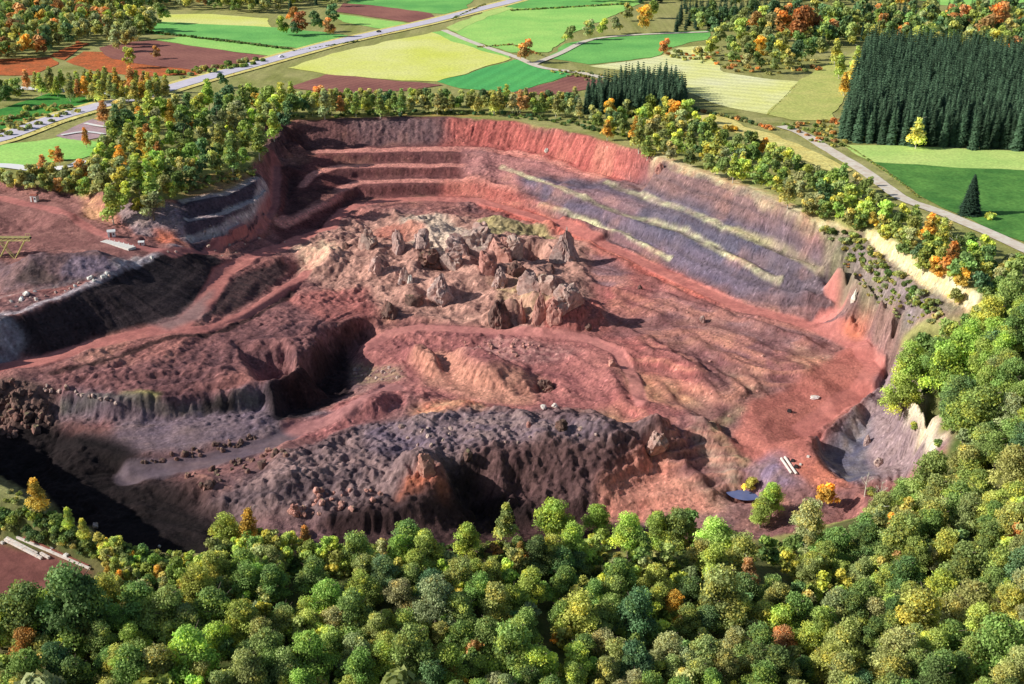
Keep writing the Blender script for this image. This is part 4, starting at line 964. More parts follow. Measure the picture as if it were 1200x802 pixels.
# crowns read one by one: (px, py, radius px, tone[, shape])
FG = [(43,588,11,'y','tall'),(22,607,12,'g','bush'),(38,611,10,'f','bush'),(80,609,7,'l','tall'),(97,620,7,'l','tall'),(118,632,9,'m'),(137,640,10,'l'),(155,655,8,'y'),(180,657,11,'f'),(82,627,11,'d','bush'),(66,622,8,'g','bush'),(207,665,12,'l'),(233,667,12,'l'),
 (263,625,17,'l'),(293,625,13,'y','tall'),(340,637,12,'l'),(357,625,8,'a','tall'),(363,645,12,'l'),(387,645,14,'f'),(27,718,28,'d'),(90,708,33,'d'),(30,755,17,'a'),(70,762,13,'f'),(160,702,24,'g'),(197,715,24,'g'),
 (253,708,25,'g'),(283,722,24,'l'),(320,682,20,'g'),(333,728,16,'o'),(227,765,26,'f'),(187,775,24,'o'),(150,788,22,'g'),(313,762,24,'g'),(360,768,24,'f'),(293,792,22,'o'),(383,702,22,'f'),(367,675,18,'g'),
 (417,645,18,'g'),(477,632,20,'g'),(450,668,18,'b'),(487,658,17,'l'),(547,635,16,'l'),(593,615,13,'o','tall'),(610,650,9,'a','tall'),(580,645,8,'n'),(593,668,11,'f'),(647,615,22,'f'),(630,648,18,'d'),(670,635,20,'f'),
 (700,605,15,'f'),(707,627,10,'l'),(737,625,20,'f'),(770,625,17,'l'),(793,618,18,'d'),(420,688,16,'l'),(413,722,22,'g'),(510,702,24,'e'),(540,715,20,'g'),(580,708,20,'o'),(620,688,18,'l'),(663,682,18,'g'),
 (673,715,26,'l'),(653,745,7,'y'),(727,678,20,'g'),(743,722,24,'b'),(770,678,18,'l'),(790,708,16,'y'),(483,765,27,'g'),(443,742,18,'o'),(557,762,12,'n'),(600,762,26,'g'),(633,775,24,'f'),(743,775,22,'b'),
 (673,798,16,'l'),(783,762,22,'e'),(420,785,20,'g'),(613,735,18,'g'),(843,628,24,'f'),(810,612,14,'d'),(893,596,15,'l'),(880,566,9,'m'),(905,585,15,'f'),(970,578,13,'y'),(950,606,18,'e'),(980,635,22,'g'),(900,642,14,'g'),
 (877,672,13,'n','tall'),(843,702,28,'o'),(923,658,12,'l'),(1022,575,8,'o','bush'),(1060,578,16,'g'),(1073,582,6,'a'),(1033,595,15,'o'),(1120,592,20,'g'),(1093,558,22,'g'),(1133,555,18,'g'),(1057,632,22,'g'),(1017,632,18,'d'),
 (1090,622,18,'g'),(1193,628,11,'a'),(1160,632,18,'g'),(1133,662,24,'g'),(1140,702,25,'o'),(1080,715,26,'l'),(1013,702,20,'g'),(977,712,18,'e'),(1063,678,20,'d'),(933,722,20,'g'),(987,755,22,'o'),(1053,762,24,'o'),
 (1117,748,22,'g'),(1170,755,26,'g'),(1183,708,20,'l'),(1100,782,24,'g'),(1047,788,20,'o'),(910,778,22,'d'),(967,775,20,'l'),(827,768,22,'o'),(1060,457,20,'f'),(1067,427,18,'f'),(1083,437,13,'l'),(1110,433,24,'f'),
 (1163,423,10,'y'),(1157,477,26,'g'),(1187,440,18,'g'),(1073,499,9,'l','bush'),(1133,490,22,'g'),(1133,547,20,'o'),(1113,490,14,'g'),(1187,510,20,'g'),(1187,547,20,'o'),(1183,350,18,'g'),(1167,387,18,'f'),
 (1196,385,18,'g'),(1133,392,18,'f'),(1110,392,14,'g'),(1153,417,16,'l'),(1083,402,14,'g'),(1190,320,14,'g'),(1100,520,8,'g','bush'),(30,790,22,'g'),(90,790,20,'d')]
for q in FG: add_tree(*q[:4], q[4] if len(q) > 4 else 'round', 0)
# extra light-crowned stems seen with pale trunks
for q in ((950,640),(830,690),(1030,615)): add_tree(q[0], q[1], 12, 'e', 'tall', 0, pale=True)

def inpoly(poly, x, y): return bool(pip(poly, np.array([x]), np.array([y]))[0])
def fill(poly, spacing, rr, tones, shape='round', lod=1, seed=0, tries=4000, bushp=0, maxn=999, avoid=.8, tallp=.0):
    """scatter crowns over a plot; spacing in picture px at mid distance"""
    rs = random.Random(seed); xs = [p[0] for p in poly]; ys = [p[1] for p in poly]; n = 0
    near = [(t['px'], t['py'], t['rpx']) for t in trees]
    for _ in range(tries):
        px, py = rs.uniform(min(xs), max(xs)), rs.uniform(min(ys), max(ys))
        if not inpoly(poly, px, py): continue
        r = rs.uniform(*rr); ok = True
        for (ax, ay, ar) in near:
            if (px - ax) ** 2 + ((py - ay) * 1.35) ** 2 < (avoid * (r + ar)) ** 2 * spacing: ok = False; break
        if not ok: continue
        tone = rs.choices([t[0] for t in tones], [t[1] for t in tones])[0]; sh = shape
        if rs.random() < bushp: sh = 'bush'
        elif rs.random() < tallp: sh = 'tall'
        add_tree(px, py, r, tone, sh, lod); near.append((px, py, r)); n += 1
        if n >= maxn: break
    return n
MIX = [('g', 6), ('f', 4), ('d', 2), ('o', 5), ('e', 2.5), ('l', 3.5), ('b', .8), ('n', .25), ('y', .2)]
n1 = fill([(250,662),(300,640),(400,640),(520,632),(600,640),(820,630),(860,640),(1000,620),(1080,570),(1110,545),(1120,480),(1075,450),(1060,415),(1090,395),(1160,360),(1215,360),(1215,820),(-10,820),(-10,700),(60,705),(130,690)], .36, (9, 20), MIX, 'round', 0, 1, 16000, maxn=420)
fill([(246,640),(262,618),(300,622),(345,640),(400,642),(400,655),(250,655)], .4, (8, 13), [('l', 4), ('f', 3), ('o', 2), ('g', 2)], 'round', 0, 41, 900)
fill([(110,632),(180,650),(240,655),(240,668),(150,672),(125,655)], .4, (6, 10), [('l', 3), ('f', 2), ('o', 3), ('g', 3), ('d', 2)], 'round', 0, 42, 900)
fill([(130,668),(240,672),(330,660),(330,690),(200,700),(120,695)], .5, (7, 11), [('l', 3), ('o', 3), ('n', 1), ('y', 1), ('g', 3)], 'tall', 0, 2, 600)
fill([(-10,598),(60,606),(120,638),(112,655),(60,630),(-10,618)], .45, (6, 12), [('g', 3), ('d', 4), ('e', 2), ('o', 2)], 'bush', 0, 3, 500)
fill([(20,585),(150,645),(245,660),(240,672),(130,660),(0,600)], .5, (4, 7), [('o', 3), ('e', 2), ('g', 2)], 'bush', 1, 4, 500)
fill([(250,655),(400,640),(600,636),(800,632),(860,640),(980,625),(1000,640),(850,665),(600,672),(400,675),(250,670)], .35, (6, 10), [('g', 4), ('o', 4), ('l', 2), ('d', 3)], 'bush', 0, 31, 1200)
# wooded knoll upper left
KN = [(160,200,14,'l','tall'),(140,210,14,'l'),(120,215,15,'o'),(185,190,12,'f'),(165,165,11,'y','tall'),(172,160,11,'a','tall'),(163,137,8,'y','tall'),(200,133,8,'y','tall'),(185,178,8,'a','tall'),(223,148,6,'a'),(140,185,10,'y','tall'),
 (190,215,13,'o'),(130,238,13,'l','tall'),(178,235,15,'e'),(160,240,12,'l','bush'),(183,198,12,'f'),(68,181,7,'a','tall'),(50,193,8,'n','tall'),(300,118,8,'y'),(235,118,9,'l'),(215,165,16,'g'),(255,150,16,'e'),(240,175,14,'b'),(205,180,15,'g'),
 (150,160,12,'l','tall'),(150,150,10,'f'),(158,205,12,'b'),(125,170,10,'e'),(112,192,11,'e'),(120,130,9,'n','tall'),(140,128,11,'e'),(100,162,6,'a','tall'),(145,100,12,'y','bush'),(60,181,5,'y')]
for q in KN: add_tree(*q[:4], q[4] if len(q) > 4 else 'round', 1)
fill([(120,150),(160,128),(240,110),(320,108),(345,120),(330,145),(290,180),(230,205),(200,222),(150,232),(110,215)], .55, (9, 14), [('l', 2), ('f', 4), ('g', 5), ('e', 3), ('o', 3), ('b', 3)], 'round', 1, 5, 2500, tallp=.25)
fill([(0,205),(60,200),(95,196),(100,222),(60,216),(0,214)], .5, (7, 11), [('o', 4), ('l', 1), ('e', 3), ('g', 2), ('n', 1)], 'round', 1, 6, 800)
fill([(205,215),(255,202),(295,196),(300,204),(255,215),(215,226)], .5, (3, 6), [('o', 3), ('e', 3), ('g', 1)], 'bush', 1, 7, 500)
# back rim
fill([(330,128),(400,124),(470,122),(600,122),(680,128),(680,112),(600,112),(470,110),(380,110),(320,112)], .38, (6.5, 9.5), [('g', 3), ('e', 3), ('o', 4), ('l', 3), ('n', 1), ('b', 1)], 'round', 1, 8, 2600, tallp=.4)
fill([(330,138),(480,134),(560,134),(640,141),(700,153),(740,166),(735,158),(690,143),(620,133),(480,129),(330,132)], .5, (3, 5), [('d', 4), ('b', 3), ('g', 1)], 'bush', 1, 9, 1500)
RB = [(715,145,9,'l'),(712,150,8,'y','tall'),(745,152,8,'y','tall'),(770,165,9,'l'),(760,130,10,'f'),(800,140,11,'e'),(830,165,11,'g'),(857,150,9,'y','bush'),(870,190,9,'m','tall'),(895,170,9,'y'),(975,205,15,'f'),(1000,225,16,'f'),(965,225,14,'b'),(945,200,10,'l'),
 (1040,250,14,'f'),(1035,262,10,'o'),(1070,265,13,'l'),(1090,270,12,'y','tall'),(1095,290,13,'g'),(1103,300,12,'l'),(1116,305,13,'a','tall'),(1130,310,15,'g'),(1150,330,14,'b'),(1160,300,12,'d'),(1060,285,10,'g'),(1120,345,10,'o')]
for q in RB: add_tree(*q[:4], q[4] if len(q) > 4 else 'round', 1)
fill([(690,128),(760,112),(815,130),(880,158),(940,190),(1000,208),(1040,240),(1100,262),(1150,285),(1200,310),(1200,345),(1165,350),(1110,322),(1060,285),(1020,262),(960,250),(920,222),(850,196),(800,182),(740,166),(700,150)],
     .5, (8, 12), [('g', 5), ('f', 4), ('e', 3), ('o', 3), ('l', 3), ('b', 2), ('y', .7), ('d', 1)], 'round', 1, 10, 4500, tallp=.12)
fill([(962,264),(1008,276),(1040,308),(1085,345),(1110,366),(1090,376),(1040,338),(990,300)], .45, (4.5, 9), [('d', 4), ('o', 4), ('e', 3), ('g', 2)], 'bush', 1, 11, 900)
fill([(985,300),(1050,350),(1100,372),(1060,378),(1010,340)], .9, (2, 4.5), [('o', 3), ('e', 2), ('n', 1)], 'bush', 1, 12, 300)
# far single trees
for q in [(617,57,11,'n'),(668,38,9,'o'),(690,33,9,'e'),(707,30,8,'l'),(722,27,8,'e'),(755,20,12,'y'),(735,12,8,'o'),(765,8,9,'l'),(150,66,9,'l'),(182,60,6,'n'),(260,92,7,'b'),(1020,212,5,'o'),(780,53,8,'n'),(795,60,6,'o','bush'),(820,58,8,'e','bush'),
          (1076,153,11,'m','tall'),(1158,253,8,'l','bush'),(940,24,18,'r'),(920,28,14,'a'),(955,28,14,'r'),(870,35,12,'l'),(845,38,11,'o'),(885,22,10,'n'),(890,55,11,'y'),(915,60,12,'l'),(935,58,12,'b'),(950,55,10,'d'),(860,60,10,'g'),(998,28,11,'l'),(1036,25,8,'a'),
          (1060,35,8,'n'),(985,75,9,'l','tall'),(1000,85,9,'m','tall'),(990,97,8,'y','tall'),(1005,68,8,'l','tall'),(980,60,9,'l','tall'),(1008,163,6,'m','bush'),(1020,165,4,'l','bush'),(812,18,8,'d'),(835,52,9,'l'),(1155,30,12,'n'),(1170,20,14,'n'),(1120,38,12,'o'),
          (343,15,8,'a'),(352,25,10,'r'),(330,28,9,'l'),(370,22,10,'b'),(390,15,9,'b'),(385,30,9,'n'),(345,32,7,'b')]:
    add_tree(*q[:4], q[4] if len(q) > 4 else 'round', 1)
fill([(80,92),(110,88),(160,92),(200,95),(190,108),(150,112),(40,100),(20,92)], .45, (5.5, 8), [('l', 3), ('o', 3), ('y', 1.5), ('n', 1)], 'tall', 1, 13, 900)
fill([(210,92),(300,74),(312,70),(300,68),(240,78),(200,84)], .5, (4, 7), [('e', 3), ('g', 3), ('o', 2)], 'bush', 1, 14, 500)
fill([(125,20),(150,18),(190,12),(165,36),(140,48),(128,45)], .45, (7, 11), [('o', 3), ('e', 4), ('l', 1)], 'round', 1, 15, 600)
fill([(0,135),(60,120),(100,128),(60,142),(0,160)], .6, (4, 7), [('o', 3), ('l', 1), ('e', 2)], 'bush', 1, 16, 400)
fill([(-10,96),(20,100),(18,108),(-10,112)], .4, (7, 10), [('d', 3), ('g', 1)], 'round', 1, 17, 200)
fill([(800,14),(840,40),(870,72),(900,72),(960,60),(975,40),(1000,40),(1200,50),(1200,20),(1000,12),(900,4)], .55, (8, 11), [('g', 3), ('o', 3), ('e', 3), ('b', 3), ('n', 1), ('l', 1), ('d', 3)], 'round', 1, 18, 1500, maxn=70)
fill([(640,82),(690,95),(720,88),(690,84)], .8, (2.5, 4), [('o', 3), ('e', 2)], 'bush', 1, 19, 200)
fill([(780,62),(830,62),(835,70),(800,70)], .6, (3, 5), [('o', 3), ('n', 2)], 'bush', 1, 20, 200)
fill([(835,72),(880,60),(960,72),(960,82),(900,88),(850,84)], .8, (3, 5), [('o', 3), ('n', 2), ('e', 2)], 'bush', 1, 21, 300)
fill([(915,145),(985,140),(1000,165),(990,172),(950,165)], .6, (3.5, 6), [('o', 3), ('n', 2), ('g', 2)], 'bush', 1, 22, 300)
# hedge lines
def hedge(pl, r, tones, step=1.3):
    for i in range(len(pl) - 1):
        (x0, y0), (x1, y1) = pl[i], pl[i + 1]; n = max(1, int(math.hypot(x1 - x0, (y1 - y0) * 2) / (r * step)))
        for k in range(n): add_tree(x0 + (x1 - x0) * k / n, y0 + (y1 - y0) * k / n, r * random.uniform(.75, 1.2), random.choice(tones), 'bush', 1, group=None)
hedge([(165,36),(250,46),(345,58)], 3.2, 'ddb'); hedge([(530,22),(570,4)], 2.5, 'dbe'); hedge([(345,60),(420,48)], 2, 'dd'); hedge([(845,58),(820,75)], 3, 'one'); hedge([(560,55),(600,52),(640,66)], 2.5, 'one')
hedge([(900,134),(935,97)], 1.4, 'oe'); hedge([(800,125),(870,140),(910,152)], 5, 'ebn'); hedge([(955,150),(1003,177),(1052,210),(1078,232)], 2.2, 'oog'); hedge([(600,12),(740,4)], 2.5, 'gde'); hedge([(0,168),(60,148),(120,130)], 1.6, 'og')
hedge([(270,88),(340,66),(400,52),(480,33)], 1.4, 'on', 3.0)

# spruces
def spruce(x, y, h, lab, grp, lod=1, kn='spruce_tree', tone=(.085,.155,.085)):
    z = Hat(x, y); c = np.array(tone) * random.uniform(.65, 1.5)
    trees.append(dict(x=x, y=y, z=z, R=h / 6.0 * random.uniform(.92, 1.1), tone='dark green', col=c, shape='spruce', lod=lod, px=0, py=0, rpx=0, label=lab, kindname=kn, group=grp, hs=1.0, pale=False))
far_parts = []
def plant_rows(ppx, dx, dy, h, lab, grp, ang=0.0, cap=300, hj=.17):
    q = np.array(ppx, float); X, Y, _ = hit(q[:, 0], q[:, 1]); poly = list(zip(X, Y)); cells = []
    ca, sa = math.cos(ang), math.sin(ang); cx, cy = X.mean(), Y.mean(); Rm = max(np.ptp(X), np.ptp(Y))
    for a in np.arange(-Rm, Rm, dx):
        for b_ in np.arange(-Rm, Rm, dy):
            x = cx + a * ca - b_ * sa + random.gauss(0, dx * .2); y = cy + a * sa + b_ * ca + random.gauss(0, dy * .2)
            if abs(x / y) > .46: continue
            cells.append((x, y))
    c = np.array(cells); m = pip(poly, c[:, 0], c[:, 1]); c = c[m]; c = c[np.argsort(c[:, 1])]
    for i, (x, y) in enumerate(c):
        hh = h * random.uniform(1 - hj, 1 + hj)
        if i < cap: spruce(x, y, hh, lab, grp)
        else:
            v, f, t = SPF[random.randrange(3)]; a = random.uniform(0, 6.28); s = hh / 6.0; R_ = np.array([[math.cos(a), -math.sin(a), 0], [math.sin(a), math.cos(a), 0], [0, 0, 1]])
            far_parts.append((v @ R_.T * s + [x, y, 0], f, t * np.array((.085,.155,.085)) * random.uniform(.65, 1.5)))
    return len(c)
nA = plant_rows([(983,166),(1060,172),(1260,182),(1260,78),(1190,72),(1100,64),(1018,60),(1002,90)], 5.2, 6.2, 21, 'dark spruce in the front rows of the dense plantation at the right', 'spruces of the plantation at the right', .12, 200)
nB = plant_rows([(686,134),(740,138),(798,136),(806,118),(785,104),(735,106),(695,120)], 4.1, 4.4, 19, 'dark spruce in the small dense block behind the red upper wall', 'spruces of the small block behind the quarry', .0, 100)
print('spruces', nA, nB)
if far_parts:
    v, f, t = merge_np(far_parts); link('spruce_plantation', mesh_np('spruce_plantation', v, f, [M_LEAF_FAR], False, t), kind='stuff', label='rear rows of the dense dark spruce plantation at the right', category='plantation')
# lone fir in the dark green crop
X, Y, Z = hit(1136, 252)
spruce(X[0], Y[0], 21, 'tall lone fir standing in the dark green crop field', 'lone fir', 0, 'fir_tree', (.05,.10,.06)); trees[-1]['R'] = 5.4; trees[-1]['hs'] = .66
# far woods: one mass each
def wood_mass(name, ppx, rr, tones, seed, n, label, conif=0.0, lim=.47):
    rs = random.Random(seed); q = np.array(ppx, float); X, Y, _ = hit(q[:, 0], q[:, 1]); poly = list(zip(X, Y)); parts = []; pl = []
    for _ in range(n * 12):
        x, y = rs.uniform(X.min(), X.max()), rs.uniform(Y.min(), Y.max())
        if abs(x / y) > lim or not inpoly(poly, x, y): continue
        r = rs.uniform(*rr)
        if any((x - a) ** 2 + (y - b_) ** 2 < (r + c_) ** 2 * .5 for a, b_, c_ in pl): continue
        pl.append((x, y, r))
        if len(pl) >= n: break
    for x, y, r in pl:
        a = rs.uniform(0, 6.28); R3 = np.array([[math.cos(a), -math.sin(a), 0], [math.sin(a), math.cos(a), 0], [0, 0, 1]])
        if rs.random() < conif: v, f, t = SPF[rs.randrange(3)]; s = rs.uniform(2.4, 3.4); c = np.array((.055,.11,.06))
        else: v, f, t = FARP[rs.randrange(4)]; s = r; c = np.array(TONE[SHORT[rs.choices([k[0] for k in tones], [k[1] for k in tones])[0]]])
        parts.append((v @ R3.T * s + [x, y, Hat(x, y) - .5], f, t * c * rs.uniform(.8, 1.2)))
    v, f, t = merge_np(parts); link(name, mesh_np(name, v, f, [M_LEAF_FAR], False, t), kind='stuff', label=label, category='wood'); return len(pl)
AUT = [('o', 5), ('e', 4), ('n', 2.2), ('g', 3), ('l', 1), ('y', .7), ('a', .3), ('b', 2)]
print(wood_mass('distant_wood', [(-120,102),(-60,84),(0,74),(50,66),(100,50),(130,44),(128,24),(190,10),(200,-14),(-120,-14)], (6, 9), AUT, 1, 420, 'mixed autumn wood at the upper left beyond the rusty bracken', .04),
      wood_mass('distant_wood', [(190,12),(330,17),(345,10),(395,10),(410,-16),(190,-16)], (6, 9), AUT, 2, 160, 'strip of autumn trees at the top left beyond the green fields', .1),
      wood_mass('distant_wood', [(640,-2),(735,6),(790,2),(900,6),(960,8),(1080,10),(1075,-20),(640,-20)], (6, 9), AUT, 3, 240, 'mixed wood along the top middle of the view', .3),
      wood_mass('distant_wood', [(960,62),(1000,50),(1080,58),(1120,62),(1260,76),(1260,24),(1160,16),(1080,14),(1000,20),(960,40)], (6, 9), [('d', 4), ('g', 3), ('o', 3), ('b', 3), ('n', 1), ('e', 2)], 4, 330, 'dark mixed wood behind the spruce plantation', .5),
      wood_mass('conifer_wood', [(788,38),(830,36),(940,40),(960,30),(940,14),(800,10)], (6, 9), [('d', 1)], 5, 230, 'dark conifer strip at the top right of the centre', .95))
wood_mass('outer_wood', [(1222,330),(1520,420),(1560,900),(1226,900)], (5, 8), MIX, 6, 260, 'wood continuing beyond the right edge of the view', 0, 2.0)
wood_mass('outer_wood', [(-160,850),(1240,850),(1240,1120),(-160,1120)], (4.5, 7), MIX, 7, 260, 'wood continuing below the lower edge of the view', 0, 2.0)
# keep only the 300 largest broadleaf trees as single things; the others become one mass
bl = [t for t in trees if t['shape'] in ('round',)]
bl.sort(key=lambda t: -t['rpx']); drop = set(id(t) for t in bl[300:])
bu = [t for t in trees if t['shape'] == 'bush']; bu.sort(key=lambda t: -t['rpx']); dropb = set(id(t) for t in bu[300:])
tl = [t for t in trees if t['shape'] == 'tall']; print('round', len(bl), 'bush', len(bu), 'tall', len(tl), 'spruce', sum(t['shape'] == 'spruce' for t in trees))
FARB = [crown_np(280 + k, 300, .2, 'bush', 7, .3, .3, 1.0) for k in range(3)]; FARM = [crown_np(290 + k, 1100, .115, 'round', 14, .34, .25) for k in range(4)]
mass = []; massb = []; bi = 0
for i, T in enumerate(trees):
    if id(T) in drop or id(T) in dropb:
        v, f, t = (FARM if id(T) in drop else FARB)[i % 3]; a = random.uniform(0, 6.28); R3 = np.array([[math.cos(a), -math.sin(a), 0], [math.sin(a), math.cos(a), 0], [0, 0, 1]])
        (mass if id(T) in drop else massb).append((v @ R3.T * T['R'] + [T['x'], T['y'], T['z'] - .2], f, t * T['col']))
    else: emit_tree(T, i)
if mass: v, f, t = merge_np(mass); link('woodland', mesh_np('woodland', v, f, [M_LEAF_FAR], False, t), kind='stuff', label='smaller trees filling the belts behind the quarry rim', category='woodland')
if massb: v, f, t = merge_np(massb); link('scrub', mesh_np('scrub', v, f, [M_LEAF_FAR], False, t), kind='stuff', label='low scrub and hedges along the fields and rims', category='scrub')

#OBJECTS
# ------------------------------------------------------------------ rocks
def rock_mat(name, c1, c2, c3):
    m, n, b = new_mat(name); tc = n.nodes.new('ShaderNodeNewGeometry'); p = tc.outputs['Position']
    n1 = noise(n, .55, 6, .7, p); c = ramp(n, n1.outputs[0], [(.3, tuple(alb(*c1))), (.5, tuple(alb(*c2))), (.72, tuple(alb(*c3)))])
    oi = n.nodes.new('ShaderNodeObjectInfo'); c = mixnode(n, 'MULTIPLY', c, oi.outputs['Color'])
    big = noise(n, .16, 3, .6, p); c = mixnode(n, 'MIX', c, tuple(alb(176, 122, 112)), ramp(n, big.outputs[0], [(.48, (0, 0, 0)), (.62, (.45, .45, .45))]))
    li = noise(n, .3, 5, .7, p); sx = n.nodes.new('ShaderNodeSeparateXYZ'); n.links.new(tc.outputs['Normal'], sx.inputs[0])
    mu = n.nodes.new('ShaderNodeMath'); mu.operation = 'MULTIPLY'; n.links.new(li.outputs[0], mu.inputs[0]); n.links.new(sx.outputs[2], mu.inputs[1])
    c = mixnode(n, 'MIX', c, tuple(alb(150, 146, 104)), ramp(n, mu.outputs[0], [(.46, (0, 0, 0)), (.58, (.45, .45, .45))]))
    n.links.new(c, b.inputs['Base Color']); n2 = noise(n, 2.2, 5, .7, p); bm = n.nodes.new('ShaderNodeBump'); bm.inputs['Strength'].default_value = .9; bm.inputs['Distance'].default_value = .35
    n.links.new(n2.outputs[0], bm.inputs['Height']); n.links.new(bm.outputs[0], b.inputs['Normal']); return m
RM_G = rock_mat('lava_grey', (104,90,88), (154,134,126), (190,170,156)); RM_P = rock_mat('lava_pink', (134,92,86), (176,124,116), (206,158,146)); RM_D = rock_mat('lava_dark', (66,52,52), (100,78,74), (132,104,96))
RM_W = rock_mat('pale_rock', (170,160,152), (206,196,186), (226,220,210))
def n3(v, sc, seed):
    return (vnoise(v[:, 0] * sc + seed, v[:, 1] * sc + v[:, 2] * sc * .73, seed) + vnoise(v[:, 1] * sc - v[:, 2] * sc * .61, v[:, 2] * sc + v[:, 0] * sc * .5, seed + 5)) / 2
import bmesh
def ico(sub):
    bm = bmesh.new(); bmesh.ops.create_icosphere(bm, subdivisions=sub, radius=1); v = np.array([q.co[:] for q in bm.verts]); f = np.array([[w_.index for w_ in q.verts] for q in bm.faces]); bm.free(); return v, f
ICO = {k: ico(k) for k in (2, 3, 4)}
def rock_mesh(name, seed, w_, h, kind, mat, sub=4):
    """w_: width, h: height above the ground, metres"""
    v, f = ICO[sub]; v = v.copy(); rs = np.random.default_rng(seed)
    t = np.clip((v[:, 2] + .35) / 1.35, 0, 1)
    if kind == 'spire': k = (1 - .74 * t ** 1.1); lean = .35
    elif kind == 'cone': k = (1 - .58 * t); lean = .15
    elif kind == 'block': v = np.sign(v) * np.abs(v) ** .62; k = 1 - .22 * t; lean = .1
    else: k = 1 - .15 * t; lean = .1
    am = 1.05 if kind in ('spire', 'cone') else 1.0
    d = (n3(v, 1.6, seed) - .5) * .85 + (n3(v, 3.7, seed + 3) - .5) * .6 + (np.abs(n3(v, 7.5, seed + 9) - .5)) * -.7
    v = v * (1 + d * am)[:, None]
    # cleft planes for an angular look
    for _ in range(5):
        nn = rs.normal(0, 1, 3); nn[2] *= .5; nn /= np.linalg.norm(nn); dd = v @ nn; lim = rs.uniform(.62, .85); ex = np.clip(dd - lim, 0, None); v = v - ex[:, None] * nn * .85
    z = (v[:, 2] + .35) / 1.35 * h; a = rs.uniform(0, 6.28)
    x = (v[:, 0] * k + (n3(v, 4.5, seed + 21) - .5) * .35 * t) * w_ / 2 + lean * (z / max(h, .1)) * w_ * .3 * math.cos(a); y = v[:, 1] * k * w_ / 2 * rs.uniform(.8, 1.1)
    return mesh_np(name, np.c_[x, y, z], f, [mat], False)
ROCKS = [
 (602,300,20,22,'block',RM_G,'tall grey crag at the near left corner of the green hollow'),
 (618,342,24,22,'block',RM_G,'broad grey crag left of the bulky yellow-topped crag'),
 (571,318,18,20,'block',RM_P,'pinkish grey crag below the pink hollow-side block'),
 (650,372,16,20,'block',RM_P,'pink crag between the pink columns and the big cone'),
 (530,312,20,16,'block',RM_G,'squat grey crag under the split block'),
  # px, py of the foot, width px, height px, kind, material, label
 (660,303,26,38,'spire',RM_G,'tall pointed grey rock spire standing alone right of the green hollow'),
 (563,294,42,34,'dome',RM_G,'largest grey rounded crag at the top of the central rock heap'),
 (664,356,26,22,'dome',RM_G,'grey knob crowning the big red cone at the right of the heap'),
 (585,379,28,32,'cone',RM_D,'dark cone-shaped rock at the front foot of the heap'),
 (611,379,13,28,'spire',RM_P,'slim pink rock column just right of the dark cone rock'),
 (631,374,19,32,'spire',RM_P,'broader pink rock column left of the big red cone'),
 (584,300,26,20,'block',RM_P,'pink block at the left edge of the green hollow'),
 (538,298,24,18,'block',RM_G,'grey split block below the largest crag'),
 (494,292,17,19,'block',RM_G,'upright grey block left of the pale dome slope'),
 (504,309,28,20,'dome',RM_D,'dark shaded boulder below the upright grey block'),
 (468,292,15,24,'cone',RM_G,'grey rock with a greenish top at the upper left of the heap'),
 (440,317,16,16,'block',RM_G,'small grey crag in the left part of the heap'),
 (473,330,13,22,'spire',RM_G,'narrow grey crag beside a small white boulder'),
 (481,331,7,10,'dome',RM_W,'small white boulder beside the narrow grey crag'),
 (469,333,6,8,'dome',RM_W,'smaller white boulder at the foot of the narrow crag'),
 (519,348,26,24,'cone',RM_G,'pale grey cone rock in the middle front of the heap'),
 (486,355,18,9,'block',RM_D,'low dark rubble block at the front left of the heap'),
 (457,372,20,20,'cone',RM_D,'dark brown crag standing over the track at left front'),
 (585,334,16,20,'cone',RM_G,'grey pointed rock left of the yellow-green slope'),
 (432,287,18,14,'dome',RM_G,'rounded grey rock at the upper left edge of the heap'),
 (405,290,8,8,'block',RM_D,'small dark rock on the pink slope left of the heap'),
 (604,322,18,14,'dome',RM_D,'dark broken rock at the lower edge of the green hollow'),
 (645,318,12,9,'dome',RM_D,'small dark boulder between spire and green hollow'),
 (640,345,26,24,'block',RM_G,'bulky grey crag topped with yellow grass above the pink columns'),
 (690,385,8,6,'dome',RM_D,'dark stone at the right foot of the big red cone'),
 (750,339,6,5,'dome',RM_D,'lone dark stone on the red slope right of the heap'),
 (823,377,8,8,'dome',RM_G,'lone grey stone on the red slope below the lower path'),
 (637,478,7,5,'dome',RM_W,'white boulder in front of the black cave'),
 (650,477,9,5,'dome',RM_W,'flat white boulder right of the black cave mouth'),
 (640,458,22,17,'dome',RM_D,'black rock outcrop forming the small cave in the middle floor'),
 (717,428,10,7,'dome',RM_P,'pinkish boulder inside the curved track'),
 (500,552,20,22,'block',RM_P,'pinkish knob on top of the orange peak of the lava mound'),
 (548,535,12,10,'dome',RM_D,'dark rock right of the orange peak'),
 (657,500,16,9,'dome',RM_D,'dark rock lying on the back of the lava mound'),
 (771,523,26,22,'dome',RM_G,'grey rounded crag at the right end of the lava mound'),
 (620,500,7,7,'dome',RM_P,'pink stone on the back of the lava mound'),
 (346,600,14,12,'dome',RM_P,'orange pink boulder at the left end of the lava mound'),
 (955,466,11,2.6,'block',RM_W,'pale flat rock slab on the smooth red platform'),
 (1001,350,7,12,'spire',RM_W,'small whitish rock at the hook of the side road'),
 (112,617,7,5,'dome',RM_W,'pale stone in the deep shade below the lower left rim'),
 (640,178,5,4,'dome',RM_W,'tiny pale stone on the bench under the red wall'),
 (773,200,10,12,'cone',RM_P,'tan rock nub at the foot of the red wall right end'),
 (1030,545,12,9,'dome',RM_G,'grey rock in the middle of the grey basin'),
 (1016,520,10,12,'cone',RM_G,'greenish grey rock cone in the grey basin'),
]
